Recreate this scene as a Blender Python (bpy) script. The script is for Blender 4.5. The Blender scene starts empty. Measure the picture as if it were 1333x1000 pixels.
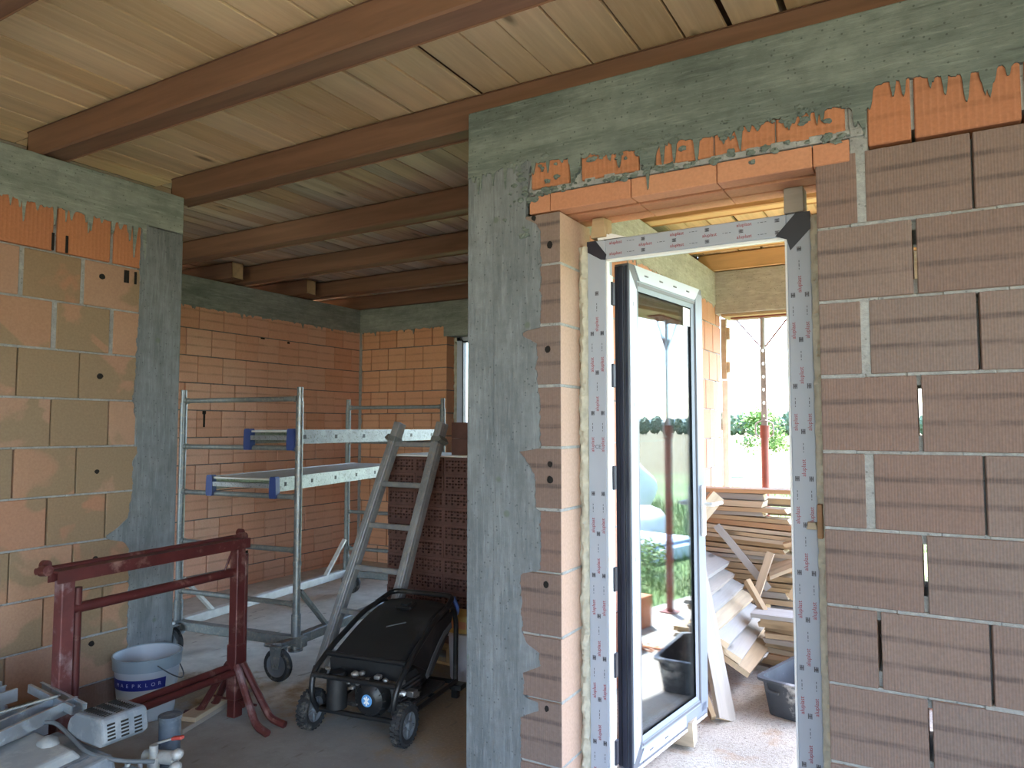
import bpy, bmesh, math, random
from mathutils import Vector, Matrix, Euler, noise
random.seed(7)
PI = math.pi
COL = bpy.context.scene.collection
SC = bpy.context.scene

# ------------------------------------------------------------------ objects
def tag(o, label=None, cat=None, group=None, kind=None):
    if label: o['label'] = label
    if cat: o['category'] = cat
    if group: o['group'] = group
    if kind: o['kind'] = kind
    return o

def root(name, label, cat, loc=(0, 0, 0), rz=0.0, group=None, kind=None):
    o = bpy.data.objects.new(name, None)
    COL.objects.link(o)
    o.location = loc
    o.rotation_euler = (0, 0, rz)
    o.empty_display_size = 0.1
    return tag(o, label, cat, group, kind)

SPLIT = {'brace', 'end_beam', 'tie_rod', 'hinge_plate', 'bare_mitre', 'moulded_grip', 'head_brace', 'protective_film', 'glazing_bead', 'glass_pane', 'cross_bar',
         'bare_face', 'core_hole', 'end_ring', 'bolt_ring', 'rivet_plate', 'rebate_lip', 'vent_slot', 'side_frame', 'edge_gasket', 'pane_spacer', 'bare_fitting'}

def islands(bm):
    seen = set(); out = []
    for v in bm.verts:
        if v in seen: continue
        st = [v]; seen.add(v); comp = []
        while st:
            q = st.pop(); comp.append(q)
            for e in q.link_edges:
                w = e.other_vert(q)
                if w not in seen: seen.add(w); st.append(w)
        out.append(comp)
    return out

def build(name, bm, mat, parent=None, loc=None, rot=None, smooth=False, bevel=0.0, label=None):
    if name in SPLIT:
        comps = islands(bm)
        if len(comps) > 1:
            first = None
            for comp in comps:
                nb = bmesh.new(); m = {}
                for v in comp: m[v] = nb.verts.new(v.co)
                for f in {f for v in comp for f in v.link_faces}: nb.faces.new([m[v] for v in f.verts])
                o = build(name, nb, mat, parent, loc, rot, smooth, bevel, label)
                first = first or o
            bm.free()
            return first
    bmesh.ops.recalc_face_normals(bm, faces=bm.faces[:])
    me = bpy.data.meshes.new(name)
    bm.to_mesh(me)
    bm.free()
    for m in (mat if isinstance(mat, (list, tuple)) else [mat]):
        me.materials.append(m)
    if smooth:
        for p in me.polygons:
            p.use_smooth = True
        try:
            me.set_sharp_from_angle(angle=math.radians(38))
        except Exception:
            pass
    o = bpy.data.objects.new(name, me)
    COL.objects.link(o)
    if parent is not None:
        o.parent = parent
    if loc is not None:
        o.location = loc
    if rot is not None:
        o.rotation_euler = rot
    if bevel:
        b = o.modifiers.new('bevel', 'BEVEL')
        b.width = bevel
        b.segments = 2
        b.limit_method = 'ANGLE'
    if label:
        o['label'] = label
    return o

def copy_tree(o, parent=None):
    c = o.copy()
    COL.objects.link(c)
    c.parent = parent
    for ch in list(o.children):
        copy_tree(ch, c)
    return c

# ------------------------------------------------------------------ mesh bits
def NB():
    return bmesh.new()

def box(bm, lo, hi, M=None, ch=0.0):
    lo = Vector(lo); hi = Vector(hi)
    ch = min(ch, 0.45 * min(hi - lo)) if ch else 0
    c = (lo + hi) / 2; h = (hi - lo) / 2
    if not ch:
        vs = []
        for sx in (-1, 1):
            for sy in (-1, 1):
                for sz in (-1, 1):
                    p = Vector((c.x + sx * h.x, c.y + sy * h.y, c.z + sz * h.z))
                    vs.append(bm.verts.new(M @ p if M else p))
        for f in ((0, 1, 3, 2), (4, 6, 7, 5), (0, 4, 5, 1), (2, 3, 7, 6), (0, 2, 6, 4), (1, 5, 7, 3)):
            bm.faces.new([vs[i] for i in f])
        return vs
    V = {}
    for sx in (-1, 1):
        for sy in (-1, 1):
            for sz in (-1, 1):
                s = (sx, sy, sz)
                for ax in range(3):
                    p = Vector([c[i] + s[i] * (h[i] - (0 if i == ax else ch)) for i in range(3)])
                    V[(s, ax)] = bm.verts.new(M @ p if M else p)
    for ax in range(3):
        a, b = (ax + 1) % 3, (ax + 2) % 3
        for sg in (-1, 1):
            q = []
            for (sa, sb) in ((-1, -1), (1, -1), (1, 1), (-1, 1)):
                s = [0, 0, 0]; s[ax] = sg; s[a] = sa; s[b] = sb
                q.append(V[(tuple(s), ax)])
            bm.faces.new(q)
    for ax in range(3):
        a, b = (ax + 1) % 3, (ax + 2) % 3
        for sa in (-1, 1):
            for sb in (-1, 1):
                s0 = [0, 0, 0]; s0[a] = sa; s0[b] = sb
                s1 = list(s0); s0[ax] = -1; s1[ax] = 1
                s0 = tuple(s0); s1 = tuple(s1)
                bm.faces.new([V[(s0, a)], V[(s1, a)], V[(s1, b)], V[(s0, b)]])
    for sx in (-1, 1):
        for sy in (-1, 1):
            for sz in (-1, 1):
                bm.faces.new([V[((sx, sy, sz), i)] for i in range(3)])

def hexa(bm, pts):
    vs = [bm.verts.new(p) for p in pts]        # 0-3 bottom ring, 4-7 top ring
    for f in ((3, 2, 1, 0), (4, 5, 6, 7), (0, 1, 5, 4), (1, 2, 6, 5), (2, 3, 7, 6), (3, 0, 4, 7)):
        bm.faces.new([vs[i] for i in f])

def prism(bm, poly, n, M=None):
    """poly: list of 3d points, n: extrusion vector"""
    n = Vector(n)
    a = [Vector(p) for p in poly]; b = [p + n for p in a]
    va = [bm.verts.new(M @ p if M else p) for p in a]
    vb = [bm.verts.new(M @ p if M else p) for p in b]
    k = len(a)
    bm.faces.new(va[::-1]); bm.faces.new(vb)
    for i in range(k):
        bm.faces.new([va[i], va[(i + 1) % k], vb[(i + 1) % k], vb[i]])

def frame_of(d):
    d = Vector(d).normalized()
    up = Vector((0, 0, 1)) if abs(d.z) < 0.95 else Vector((1, 0, 0))
    x = d.cross(up).normalized(); y = x.cross(d).normalized()
    return x, y

def tube(bm, pts, r, seg=10, cap=True, closed=False):
    pts = [Vector(p) for p in pts]
    n = len(pts); rings = []
    d = (pts[1] - pts[0]).normalized()
    x, y = frame_of(d)
    for i in range(n):
        if closed:
            d2 = (pts[(i + 1) % n] - pts[i - 1]).normalized()
        elif i == 0:
            d2 = (pts[1] - pts[0]).normalized()
        elif i == n - 1:
            d2 = (pts[-1] - pts[-2]).normalized()
        else:
            d2 = ((pts[i + 1] - pts[i]).normalized() + (pts[i] - pts[i - 1]).normalized()).normalized()
        q = d.rotation_difference(d2)
        x = q @ x; y = q @ y; d = d2
        rr = r[i] if isinstance(r, (list, tuple)) else r
        rings.append([bm.verts.new(pts[i] + (x * math.cos(2 * PI * k / seg) + y * math.sin(2 * PI * k / seg)) * rr) for k in range(seg)])
    m = n if closed else n - 1
    for i in range(m):
        a, b = rings[i], rings[(i + 1) % n]
        for k in range(seg):
            bm.faces.new([a[k], a[(k + 1) % seg], b[(k + 1) % seg], b[k]])
    if cap and not closed:
        bm.faces.new(rings[0][::-1]); bm.faces.new(rings[-1])

def bend(pts, r=0.05, n=5):
    """round the corners of a polyline"""
    pts = [Vector(p) for p in pts]; out = [pts[0]]
    for i in range(1, len(pts) - 1):
        a, b, c = pts[i - 1], pts[i], pts[i + 1]
        u = (a - b); v = (c - b)
        t = min(r, u.length * .45, v.length * .45)
        p0 = b + u.normalized() * t; p1 = b + v.normalized() * t
        for k in range(n + 1):
            s = k / n
            out.append(p0 * (1 - s) ** 2 + b * 2 * s * (1 - s) + p1 * s * s)
    out.append(pts[-1])
    return out

def cyl(bm, p0, p1, r, seg=16, r1=None):
    tube(bm, [p0, p1], [r, r1 if r1 is not None else r], seg)

def bar(bm, p0, p1, w, h, roll=0.0, ch=0.0):
    p0 = Vector(p0); p1 = Vector(p1); d = (p1 - p0)
    L = d.length; d.normalize()
    x, y = frame_of(d)
    if roll:
        q = Matrix.Rotation(roll, 3, d); x = q @ x; y = q @ y
    M = Matrix(((x.x, y.x, d.x, p0.x), (x.y, y.y, d.y, p0.y), (x.z, y.z, d.z, p0.z), (0, 0, 0, 1)))
    box(bm, (-w / 2, -h / 2, 0), (w / 2, h / 2, L), M, ch)

def lathe(bm, prof, seg=28, M=None, closed_prof=False):
    rings = []
    for (r, z) in prof:
        if r < 1e-5:
            p = Vector((0, 0, z)); rings.append([bm.verts.new(M @ p if M else p)])
        else:
            rg = []
            for k in range(seg):
                p = Vector((r * math.cos(2 * PI * k / seg), r * math.sin(2 * PI * k / seg), z))
                rg.append(bm.verts.new(M @ p if M else p))
            rings.append(rg)
    idx = list(range(len(rings) - 1))
    pairs = [(rings[i], rings[i + 1]) for i in idx]
    if closed_prof:
        pairs.append((rings[-1], rings[0]))
    for a, b in pairs:
        for k in range(seg):
            k2 = (k + 1) % seg
            if len(a) == 1 and len(b) == 1:
                continue
            if len(a) == 1:
                bm.faces.new([a[0], b[k2], b[k]])
            elif len(b) == 1:
                bm.faces.new([a[k], a[k2], b[0]])
            else:
                bm.faces.new([a[k], a[k2], b[k2], b[k]])

def blob(bm, c, r, sub=2, amp=0.2, fr=3.0, seed=0.0, M=None):
    """lumpy ellipsoid"""
    t = bmesh.new()
    bmesh.ops.create_icosphere(t, subdivisions=sub, radius=1)
    vm = {}
    for v in t.verts:
        n = 1 + amp * noise.noise(v.co * fr + Vector((seed, seed * 1.7, 3.1)))
        p = Vector((c[0] + v.co.x * r[0] * n, c[1] + v.co.y * r[1] * n, c[2] + v.co.z * r[2] * n))
        vm[v] = bm.verts.new(M @ p if M else p)
    for f in t.faces:
        bm.faces.new([vm[v] for v in f.verts])
    t.free()

def text_bm(bm, s, size, M, depth=0.0004, align='CENTER'):
    cu = bpy.data.curves.new('t', 'FONT')
    cu.body = s; cu.size = size; cu.extrude = depth; cu.align_x = align; cu.align_y = 'CENTER'
    cu.resolution_u = 3
    o = bpy.data.objects.new('t', cu)
    COL.objects.link(o)
    dg = bpy.context.evaluated_depsgraph_get()
    me = bpy.data.meshes.new_from_object(o.evaluated_get(dg))
    me.transform(M)
    bm.from_mesh(me)
    bpy.data.objects.remove(o); bpy.data.curves.remove(cu); bpy.data.meshes.remove(me)

def axes(o, x, y):
    x = Vector(x).normalized(); y = Vector(y).normalized(); z = x.cross(y)
    return Matrix(((x.x, y.x, z.x, o[0]), (x.y, y.y, z.y, o[1]), (x.z, y.z, z.z, o[2]), (0, 0, 0, 1)))

# ------------------------------------------------------------------ materials
class NT:
    def __init__(s, name):
        s.m = bpy.data.materials.new(name); s.m.use_nodes = True
        s.t = s.m.node_tree; s.t.nodes.clear()
        s.out = s.n('ShaderNodeOutputMaterial')
        s.b = s.n('ShaderNodeBsdfPrincipled')
        s.l(s.b.outputs[0], s.out.inputs[0])
    def n(s, typ, **kw):
        x = s.t.nodes.new(typ)
        for k, v in kw.items():
            setattr(x, k, v)
        return x
    def l(s, a, b):
        s.t.links.new(a, b)
    def put(s, inp, v):
        if hasattr(v, 'is_output') or isinstance(v, bpy.types.NodeSocket):
            s.l(v, inp)
        elif isinstance(v, (tuple, list)) and len(v) == 3 and inp.type == 'RGBA':
            inp.default_value = (*v, 1)
        else:
            inp.default_value = v
    def math(s, op, a, b=0.0, c=None, clamp=False):
        x = s.n('ShaderNodeMath', operation=op, use_clamp=clamp)
        s.put(x.inputs[0], a); s.put(x.inputs[1], b)
        if c is not None: s.put(x.inputs[2], c)
        return x.outputs[0]
    def mix(s, f, a, b, mode='MIX'):
        x = s.n('ShaderNodeMix', data_type='RGBA', blend_type=mode)
        s.put(x.inputs[0], f); s.put(x.inputs[6], a); s.put(x.inputs[7], b)
        return x.outputs[2]
    def ramp(s, f, stops, interp='LINEAR'):
        x = s.n('ShaderNodeValToRGB'); s.put(x.inputs[0], f)
        cr = x.color_ramp; cr.interpolation = interp
        while len(cr.elements) < len(stops): cr.elements.new(0.5)
        for e, (p, c) in zip(cr.elements, stops):
            e.position = p
            e.color = (*c, 1) if isinstance(c, (tuple, list)) else (c, c, c, 1)
        return x.outputs[0]
    def smooth(s, v, a, b):
        x = s.n('ShaderNodeMapRange', interpolation_type='SMOOTHSTEP')
        s.put(x.inputs[0], v); x.inputs[1].default_value = a; x.inputs[2].default_value = b
        return x.outputs[0]
    def pos(s):
        return s.n('ShaderNodeNewGeometry').outputs['Position']
    def obj(s):
        return s.n('ShaderNodeTexCoord').outputs['Object']
    def island(s):
        return s.n('ShaderNodeNewGeometry').outputs['Random Per Island']
    def orand(s):
        return s.n('ShaderNodeObjectInfo').outputs['Random']
    def xyz(s, v):
        return s.n('ShaderNodeSeparateXYZ'), v
    def sep(s, v):
        x = s.n('ShaderNodeSeparateXYZ'); s.l(v, x.inputs[0]); return x.outputs
    def scale(s, v, sc, off=None):
        x = s.n('ShaderNodeMapping'); s.l(v, x.inputs[0]); x.inputs[3].default_value = sc
        if off is not None:
            s.put(x.inputs[1], off)
        return x.outputs[0]
    def noise(s, v, sc=5.0, det=4.0, rough=0.55, dist=0.0):
        x = s.n('ShaderNodeTexNoise'); s.l(v, x.inputs['Vector'])
        x.inputs['Scale'].default_value = sc; x.inputs['Detail'].default_value = det
        x.inputs['Roughness'].default_value = rough; x.inputs['Distortion'].default_value = dist
        return x.outputs[0]
    def voro(s, v, sc=10.0):
        x = s.n('ShaderNodeTexVoronoi'); s.l(v, x.inputs['Vector']); x.inputs['Scale'].default_value = sc
        return x.outputs[0]
    def bump(s, h, st=0.3, d=0.01):
        x = s.n('ShaderNodeBump'); s.l(h, x.inputs['Height'])
        x.inputs['Strength'].default_value = st; x.inputs['Distance'].default_value = d
        s.l(x.outputs[0], s.b.inputs['Normal'])
    def fin(s, col, rough=0.8, metal=0.0, spec=None):
        s.put(s.b.inputs['Base Color'], col); s.put(s.b.inputs['Roughness'], rough)
        s.put(s.b.inputs['Metallic'], metal)
        if spec is not None: s.b.inputs['Specular IOR Level'].default_value = spec
        return s.m

def plain(name, col, rough=0.6, metal=0.0, var=0.18, sc=14.0, bump=0.15, dust=None, dustf=0.5):
    t = NT(name); v = t.obj()
    n = t.noise(v, sc, 5)
    c = t.mix(t.ramp(n, [(0.3, 0.0), (0.7, 1.0)]), tuple(x * (1 - var) for x in col), tuple(min(1, x * (1 + var)) for x in col))
    if dust:
        d = t.noise(v, sc * 0.6, 7, 0.65)
        c = t.mix(t.ramp(d, [(0.62 - 0.3 * dustf, 0.0), (0.72 - 0.2 * dustf, 1.0)]), c, dust)
    if bump:
        t.bump(t.noise(v, sc * 4, 4), bump, 0.002)
    return t.fin(c, rough, metal)

def brick(name, cols, axis, z0=0.2, flute=0.0085, band=0.5, bandpos=(0.36, 0.68), stain=None, stain_amt=0.5, rough=0.9, grooves=None, cut=None):
    """cols: ramp of colours per block; axis: 0 or 1, the direction along the wall"""
    t = NT(name); p = t.pos(); r = t.island(); sx = t.sep(p)
    s = sx[axis]; z = sx[2]
    c = t.ramp(r, [(i / (len(cols) - 1), k) for i, k in enumerate(cols)])
    n = t.noise(p, 5.5, 6, 0.6)
    c = t.mix(t.ramp(n, [(0.35, 0.0), (0.65, 0.35)]), c, cols[0])
    nrm = t.sep(t.n('ShaderNodeNewGeometry').outputs['True Normal'])
    face = t.smooth(t.math('ABSOLUTE', nrm[1 - axis]), 0.35, 0.6)        # ribs and kiln bands only on the wall faces, cut ends are plain
    if cut: c = t.mix(face, cut, c)
    zf = t.math('FRACT', t.math('DIVIDE', t.math('SUBTRACT', z, z0), 0.25))
    if band:
        off = t.math('MULTIPLY_ADD', r, 0.05, -0.025)
        bsum = None
        nb = t.noise(t.scale(p, (3, 3, 20)), 2.5, 3)
        for k, bp in enumerate(bandpos):
            d = t.math('ABSOLUTE', t.math('SUBTRACT', t.math('ADD', zf, off), bp))
            g = t.smooth(d, 0.055, 0.015)
            bsum = g if bsum is None else t.math('ADD', bsum, g)
        f = t.math('MULTIPLY', bsum, t.ramp(nb, [(0.3, 0.15 * band), (0.65, band)]))
        f = t.math('MULTIPLY', f, face)
        c = t.mix(f, c, tuple(x * 0.38 for x in cols[len(cols) // 2]))
    if stain:
        v = t.scale(p, (1, 1, 1), None)
        sn = t.noise(v, 3.2, 3, 0.5, 0.6)
        rr = t.math('FRACT', t.math('MULTIPLY', r, 7.31))
        thr = t.math('ADD', t.math('MULTIPLY', sn, 0.8), t.math('MULTIPLY', rr, 0.35))
        c = t.mix(t.math('MULTIPLY', t.smooth(thr, 0.55, 0.6), stain_amt), c, stain)
    fl = t.math('SINE', t.math('MULTIPLY', s, 2 * PI / flute)) if flute else None
    nz = t.noise(t.scale(p, (60, 60, 7)), 2.0, 4)
    if flute:
        c = t.mix(t.math('MULTIPLY', t.math('MULTIPLY', t.smooth(fl, 0.2, 1.0), face), t.ramp(nz, [(0.3, 0.0), (0.7, 0.4)])), c, tuple(min(1, x * 1.35 + 0.03) for x in cols[-1]))
    fine = t.noise(p, 90, 3)
    c = t.mix(0.25, c, t.mix(fine, (0.1, 0.1, 0.1), (0.9, 0.9, 0.9)), 'OVERLAY')
    h = t.math('MULTIPLY', fine, 0.5)
    if flute:
        h = t.math('ADD', h, t.math('MULTIPLY', t.math('MULTIPLY', fl, face), 0.35))
    h = t.math('ADD', h, t.math('MULTIPLY', n, 1.0))
    t.bump(h, 0.35, 0.003)
    return t.fin(c, rough)

def concrete(name, c1, c2, sc=3.0, stretch=(1, 1, 1), rough=0.9, spots=None, bump=0.4):
    t = NT(name); p = t.pos()
    n1 = t.noise(t.scale(p, stretch), sc, 7, 0.62)
    n2 = t.noise(p, sc * 7, 5, 0.6)
    n3 = t.noise(p, 55, 4, 0.7)
    c = t.mix(t.ramp(n1, [(0.32, 0.0), (0.68, 1.0)]), c1, c2)
    c = t.mix(t.ramp(n2, [(0.3, 0.35), (0.6, 0.0)]), c, tuple(x * 0.62 for x in c1))
    c = t.mix(t.ramp(n3, [(0.62, 0.0), (0.75, 0.3)]), c, tuple(min(1, x * 1.3) for x in c2))
    st2 = tuple(x * 2.2 if x > 1 else x for x in stretch)
    n4 = t.noise(t.scale(p, st2), sc * 2.6, 5, 0.7)
    c = t.mix(t.ramp(n4, [(0.52, 0.0), (0.68, 0.42)]), c, tuple(min(1, x * 1.35) for x in c2))
    c = t.mix(t.ramp(n4, [(0.30, 0.55), (0.42, 0.0)]), c, tuple(x * 0.6 for x in c1))
    pit = t.voro(p, 38.0)
    c = t.mix(t.ramp(pit, [(0.10, 0.6), (0.17, 0.0)]), c, tuple(x * 0.35 for x in c1))
    if spots:
        vo = t.voro(p, 5.5)
        c = t.mix(t.ramp(vo, [(0.06, 0.7), (0.1, 0.0)]), c, spots)
    h = t.math('ADD', t.math('MULTIPLY', n2, 0.8), t.math('ADD', t.math('MULTIPLY', n3, 0.5), t.math('MULTIPLY', n4, 1.2)))
    t.bump(h, bump, 0.006)
    return t.fin(c, rough)

def wood(name, cols, along, grain=1.0, rough=0.75, world=True, knots=True, dark=0.45, island=True):
    """along = axis of the grain"""
    t = NT(name); p = t.pos() if world else t.obj()
    r = t.island() if island else t.orand()
    st = [11.0, 11.0, 11.0]; st[along] = 0.7
    off = t.n('ShaderNodeCombineXYZ')
    for k in range(3):
        t.l(t.math('MULTIPLY', r, 17.0 + 9 * k), off.inputs[k])
    v = t.scale(p, tuple(st), off.outputs[0])
    g = t.noise(v, 1.6 * grain, 6, 0.6, 0.5)
    g2 = t.noise(t.scale(v, (3, 3, 3)), 3.0 * grain, 4, 0.6)
    c = t.ramp(r, [(i / (len(cols) - 1), k) for i, k in enumerate(cols)])
    c = t.mix(t.ramp(g, [(0.38, dark), (0.62, 0.0)]), c, tuple(x * 0.5 for x in cols[len(cols) // 2]))
    c = t.mix(t.ramp(g2, [(0.45, 0.0), (0.8, 0.25)]), c, tuple(min(1, x * 1.35) for x in cols[-1]))
    if knots:
        kv = [3.4, 3.4, 3.4]; kv[along] = 1.1
        vo = t.voro(t.scale(p, tuple(kv), off.outputs[0]), 1.7)
        c = t.mix(t.ramp(vo, [(0.065, 0.85), (0.10, 0.45), (0.16, 0.0)]), c, tuple(x * 0.28 for x in cols[0]))
    t.bump(t.math('ADD', g, t.math('MULTIPLY', g2, 0.6)), 0.25, 0.004)
    return t.fin(c, rough)

def metal(name, col, rough=0.45, spots=None, met=0.85, sc=9.0):
    t = NT(name); v = t.obj()
    n = t.noise(v, sc, 6, 0.65)
    c = t.mix(t.ramp(n, [(0.35, 0.0), (0.65, 1.0)]), tuple(x * 0.75 for x in col), col)
    mt = met
    if spots:
        d = t.noise(v, sc * 4, 5, 0.7)
        f = t.ramp(d, [(0.53, 0.0), (0.6, 1.0)])
        c = t.mix(f, c, spots)
        mt = t.math('MULTIPLY', t.math('SUBTRACT', 1.0, f), met)
    t.bump(t.noise(v, 80, 3), 0.08, 0.002)
    return t.fin(c, rough, mt)

# ================================================================== MATERIALS
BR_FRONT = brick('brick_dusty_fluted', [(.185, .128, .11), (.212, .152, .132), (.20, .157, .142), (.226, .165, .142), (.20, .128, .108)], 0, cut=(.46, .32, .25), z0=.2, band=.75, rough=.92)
BR_LEFT = brick('brick_smooth_stained', [(.36, .205, .13), (.40, .245, .165), (.37, .24, .175), (.40, .19, .11)], 1, z0=.18, flute=0, band=0.0, stain=(.235, .185, .115), stain_amt=.75)
BR_FARL = brick('brick_warm_banded', [(.70, .385, .265), (.76, .465, .34), (.66, .335, .21), (.74, .425, .30), (.70, .435, .315)], 1, z0=.19, band=.45)
BR_FAR = brick('brick_warm_banded_far', [(.64, .34, .20), (.68, .39, .24), (.60, .29, .16), (.66, .36, .21)], 0, z0=.19, band=.45)
BR_TERR = brick('brick_terrace_grooved', [(.52, .245, .17), (.56, .29, .21), (.50, .21, .13), (.54, .275, .195)], 1, z0=.19, flute=0.03, band=.0)
BR_TOP = brick('brick_cut_top', [(.42, .17, .085), (.47, .20, .10), (.38, .16, .085)], 0, z0=.2, flute=0.02, band=.3)
BR_TOPL = brick('brick_cut_top_left', [(.42, .17, .08), (.46, .19, .09), (.38, .15, .075)], 1, z0=.2, flute=0.02, band=.0)
BR_DARK = brick('brick_dark_base', [(.13, .085, .07), (.16, .10, .08)], 1, z0=.2, band=0)
LINTEL = brick('lintel_clay', [(.50, .22, .125), (.54, .26, .15)], 0, flute=0, band=0)
MORTAR_SHADE = concrete('mortar_shadow_gap', (.15, .13, .115), (.24, .22, .20), 9, bump=.8)  # joints painted dark for the shadow in the brick gaps
MORTAR = concrete('mortar', (.27, .28, .28), (.37, .38, .38), 9, bump=.8)
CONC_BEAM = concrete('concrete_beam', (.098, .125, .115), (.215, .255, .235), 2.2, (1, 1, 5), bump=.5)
CONC_COL = concrete('concrete_column', (.135, .155, .17), (.225, .25, .27), 2.5, (5, 5, 1), spots=(.12, .15, .12), bump=.5)
CONC_BEAML = concrete('concrete_beam_left', (.19, .225, .205), (.325, .365, .34), 2.2, (1, 1, 5), bump=.5)
CONC_TERR = concrete('concrete_terrace_beam', (.33, .315, .27), (.43, .41, .36), 3.0, (1, 1, 3), bump=.5)

def floor_mat():
    t = NT('floor_concrete'); p = t.pos(); s = t.sep(p)
    n = t.noise(p, 1.3, 8, 0.6); n2 = t.noise(t.scale(p, (1, 1, 1)), 9, 6, 0.65); n3 = t.noise(p, 70, 4, 0.7)
    c = t.mix(t.ramp(n, [(.35, 0), (.65, 1)]), (.235, .24, .24), (.345, .35, .345))
    c = t.mix(t.ramp(n2, [(.45, 0), (.7, .45)]), c, (.20, .19, .17))
    # paler tone painted for the window light on the back room screed
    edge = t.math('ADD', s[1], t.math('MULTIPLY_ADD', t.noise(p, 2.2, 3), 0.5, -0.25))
    dusty = t.math('MULTIPLY', t.smooth(edge, 2.75, 3.05), t.smooth(t.math('ADD', s[0], t.math('MULTIPLY', n2, .3)), -2.75, -3.05))  # mask of the painted light, its edge along the shadow line
    c = t.mix(dusty, c, t.mix(t.ramp(n2, [(.35, 0), (.65, 1)]), (.47, .435, .375), (.60, .56, .49)))  # dusty here is the mask of the painted window light
    # spilled brown sand around the generator and by the bucket
    def patch(cx, cy, r0, r1):
        dx = t.math('SUBTRACT', s[0], cx); dy = t.math('SUBTRACT', s[1], cy)
        d = t.math('SQRT', t.math('ADD', t.math('MULTIPLY', dx, dx), t.math('MULTIPLY', dy, dy)))
        d = t.math('ADD', d, t.math('MULTIPLY_ADD', n2, 0.8, -0.4))
        return t.smooth(d, r1, r0)
    sand = t.mix(t.ramp(n3, [(.3, 0), (.7, 1)]), (.25, .17, .095), (.36, .26, .155))
    for a in ((-2.05, 3.35, .35, .8), (-3.0, 3.15, .12, .42), (-3.75, 2.85, .15, .4), (-2.3, 4.1, .2, .7)):
        c = t.mix(t.math('MULTIPLY', patch(*a), .85), c, sand)
    c = t.mix(t.ramp(n3, [(.6, 0), (.72, .5)]), c, (.48, .46, .42))
    c = t.mix(t.ramp(t.noise(t.scale(p, (1, .25, 1)), 22, 2), [(.66, 0), (.7, .5)]), c, (.16, .145, .125))
    t.bump(t.math('ADD', n2, t.math('MULTIPLY', n3, .6)), .35, .006)
    return t.fin(c, .9)
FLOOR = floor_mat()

def terr_floor_mat():
    t = NT('floor_terrace_screed'); p = t.pos(); s = t.sep(p)
    n = t.noise(p, 2.0, 8, 0.6); n3 = t.noise(p, 55, 5, 0.75); n4 = t.noise(p, 130, 3, 0.7)
    c = t.mix(t.ramp(n, [(.35, 0), (.65, 1)]), (.40, .37, .33), (.56, .53, .48))
    c = t.mix(t.ramp(n3, [(.36, .8), (.5, 0)]), c, (.22, .19, .16))
    c = t.mix(t.ramp(n4, [(.55, 0), (.68, .7)]), c, (.75, .72, .67))
    c = t.mix(t.ramp(t.noise(p, 5, 3), [(.58, 0), (.68, .45)]), c, (.42, .28, .17))
    t.bump(t.math('ADD', n3, n4), .6, .01)
    return t.fin(c, .95)
TFLOOR = terr_floor_mat()

PLANK_A = wood('ceiling_board_pale', [(.70, .49, .27), (.82, .61, .37), (.75, .54, .32), (.62, .43, .235), (.84, .64, .41)], 1, grain=.55, dark=.3)
PLANK_B = wood('ceiling_board_old', [(.56, .42, .29), (.38, .355, .33), (.64, .50, .35), (.50, .33, .21), (.70, .59, .45), (.36, .34, .32), (.60, .43, .28)], 1, grain=.6, dark=.5)
JOIST = wood('joist_brown', [(.21, .105, .065), (.235, .125, .08), (.19, .095, .06)], 0, dark=.5, knots=False)
JOIST_END = wood('joist_cut_end', [(.62, .47, .27), (.66, .50, .30)], 0, knots=False, dark=.2)
JOIST_NEW = wood('joist_fresh', [(.60, .36, .16), (.66, .42, .20), (.58, .33, .14)], 0, dark=.3, knots=False)
PLANK_T = wood('terrace_deck_board', [(.60, .40, .20), (.66, .47, .26), (.55, .36, .18)], 1)
BOARD_MATS = [
    wood('board_tan', [(.42, .30, .18), (.46, .34, .21), (.38, .27, .155)], 0, world=False, island=False),
    wood('board_pale', [(.48, .39, .28), (.52, .43, .32), (.45, .36, .25)], 0, world=False, island=False),
    wood('board_grey', [(.32, .29, .255), (.36, .325, .29), (.29, .26, .23)], 0, world=False, island=False, dark=.35),
    wood('board_brown', [(.40, .24, .13), (.44, .27, .15), (.36, .21, .11)], 0, world=False, island=False),
    wood('board_cement', [(.33, .32, .31), (.36, .35, .34), (.30, .29, .28)], 0, world=False, island=False, dark=.25),
]
SAWN_END = wood('board_sawn_end', [(.68, .55, .38), (.72, .60, .43)], 2, world=False, island=False, knots=False, dark=.15)
PVC_FILM = plain('frame_film_grey', (.36, .40, .48), .42, 0, .04, 5, .02)
PVC_FILM2 = plain('sash_film_paleblue', (.50, .56, .68), .4, 0, .04, 5, .02)
PVC_WHITE = plain('pvc_white', (.80, .82, .84), .35, 0, .03, 5, 0)
ANTHRA = plain('anthracite_profile', (.115, .125, .15), .35, 0, .05, 6, 0)
NAVY = plain('dark_gasket', (.016, .018, .032), .4, 0, .1, 6, 0)
GREYP = plain('bare_grey_profile', (.19, .225, .29), .4, 0, .04, 6, 0)
RED_INK = plain('red_ink', (.30, .04, .05), .6, 0, .05, 5, 0)
BLACK_INK = plain('grey_ink', (.10, .10, .12), .6, 0, .05, 5, 0)
FOAM = plain('mounting_foam', (.50, .48, .40), .9, 0, .15, 30, .8)
SILVER = metal('satin_silver', (.78, .78, .78), .3)
GALV = metal('galvanised_tube', (.27, .30, .32), .42, spots=(.30, .30, .28), met=.7)
GALV_OLD = metal('galvanised_rail_dirty', (.23, .25, .25), .55, spots=(.24, .235, .21), met=.5, sc=14)
WHITE_STEEL = plain('pale_steel_lit_beam', (.62, .63, .60), .5, .2, .12, 20, .2)  # pale for the corner strip; on the scaffold beam it paints window light
ALU = metal('aluminium_plank', (.36, .385, .41), .45, spots=(.16, .165, .17), met=.6, sc=16)
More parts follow.
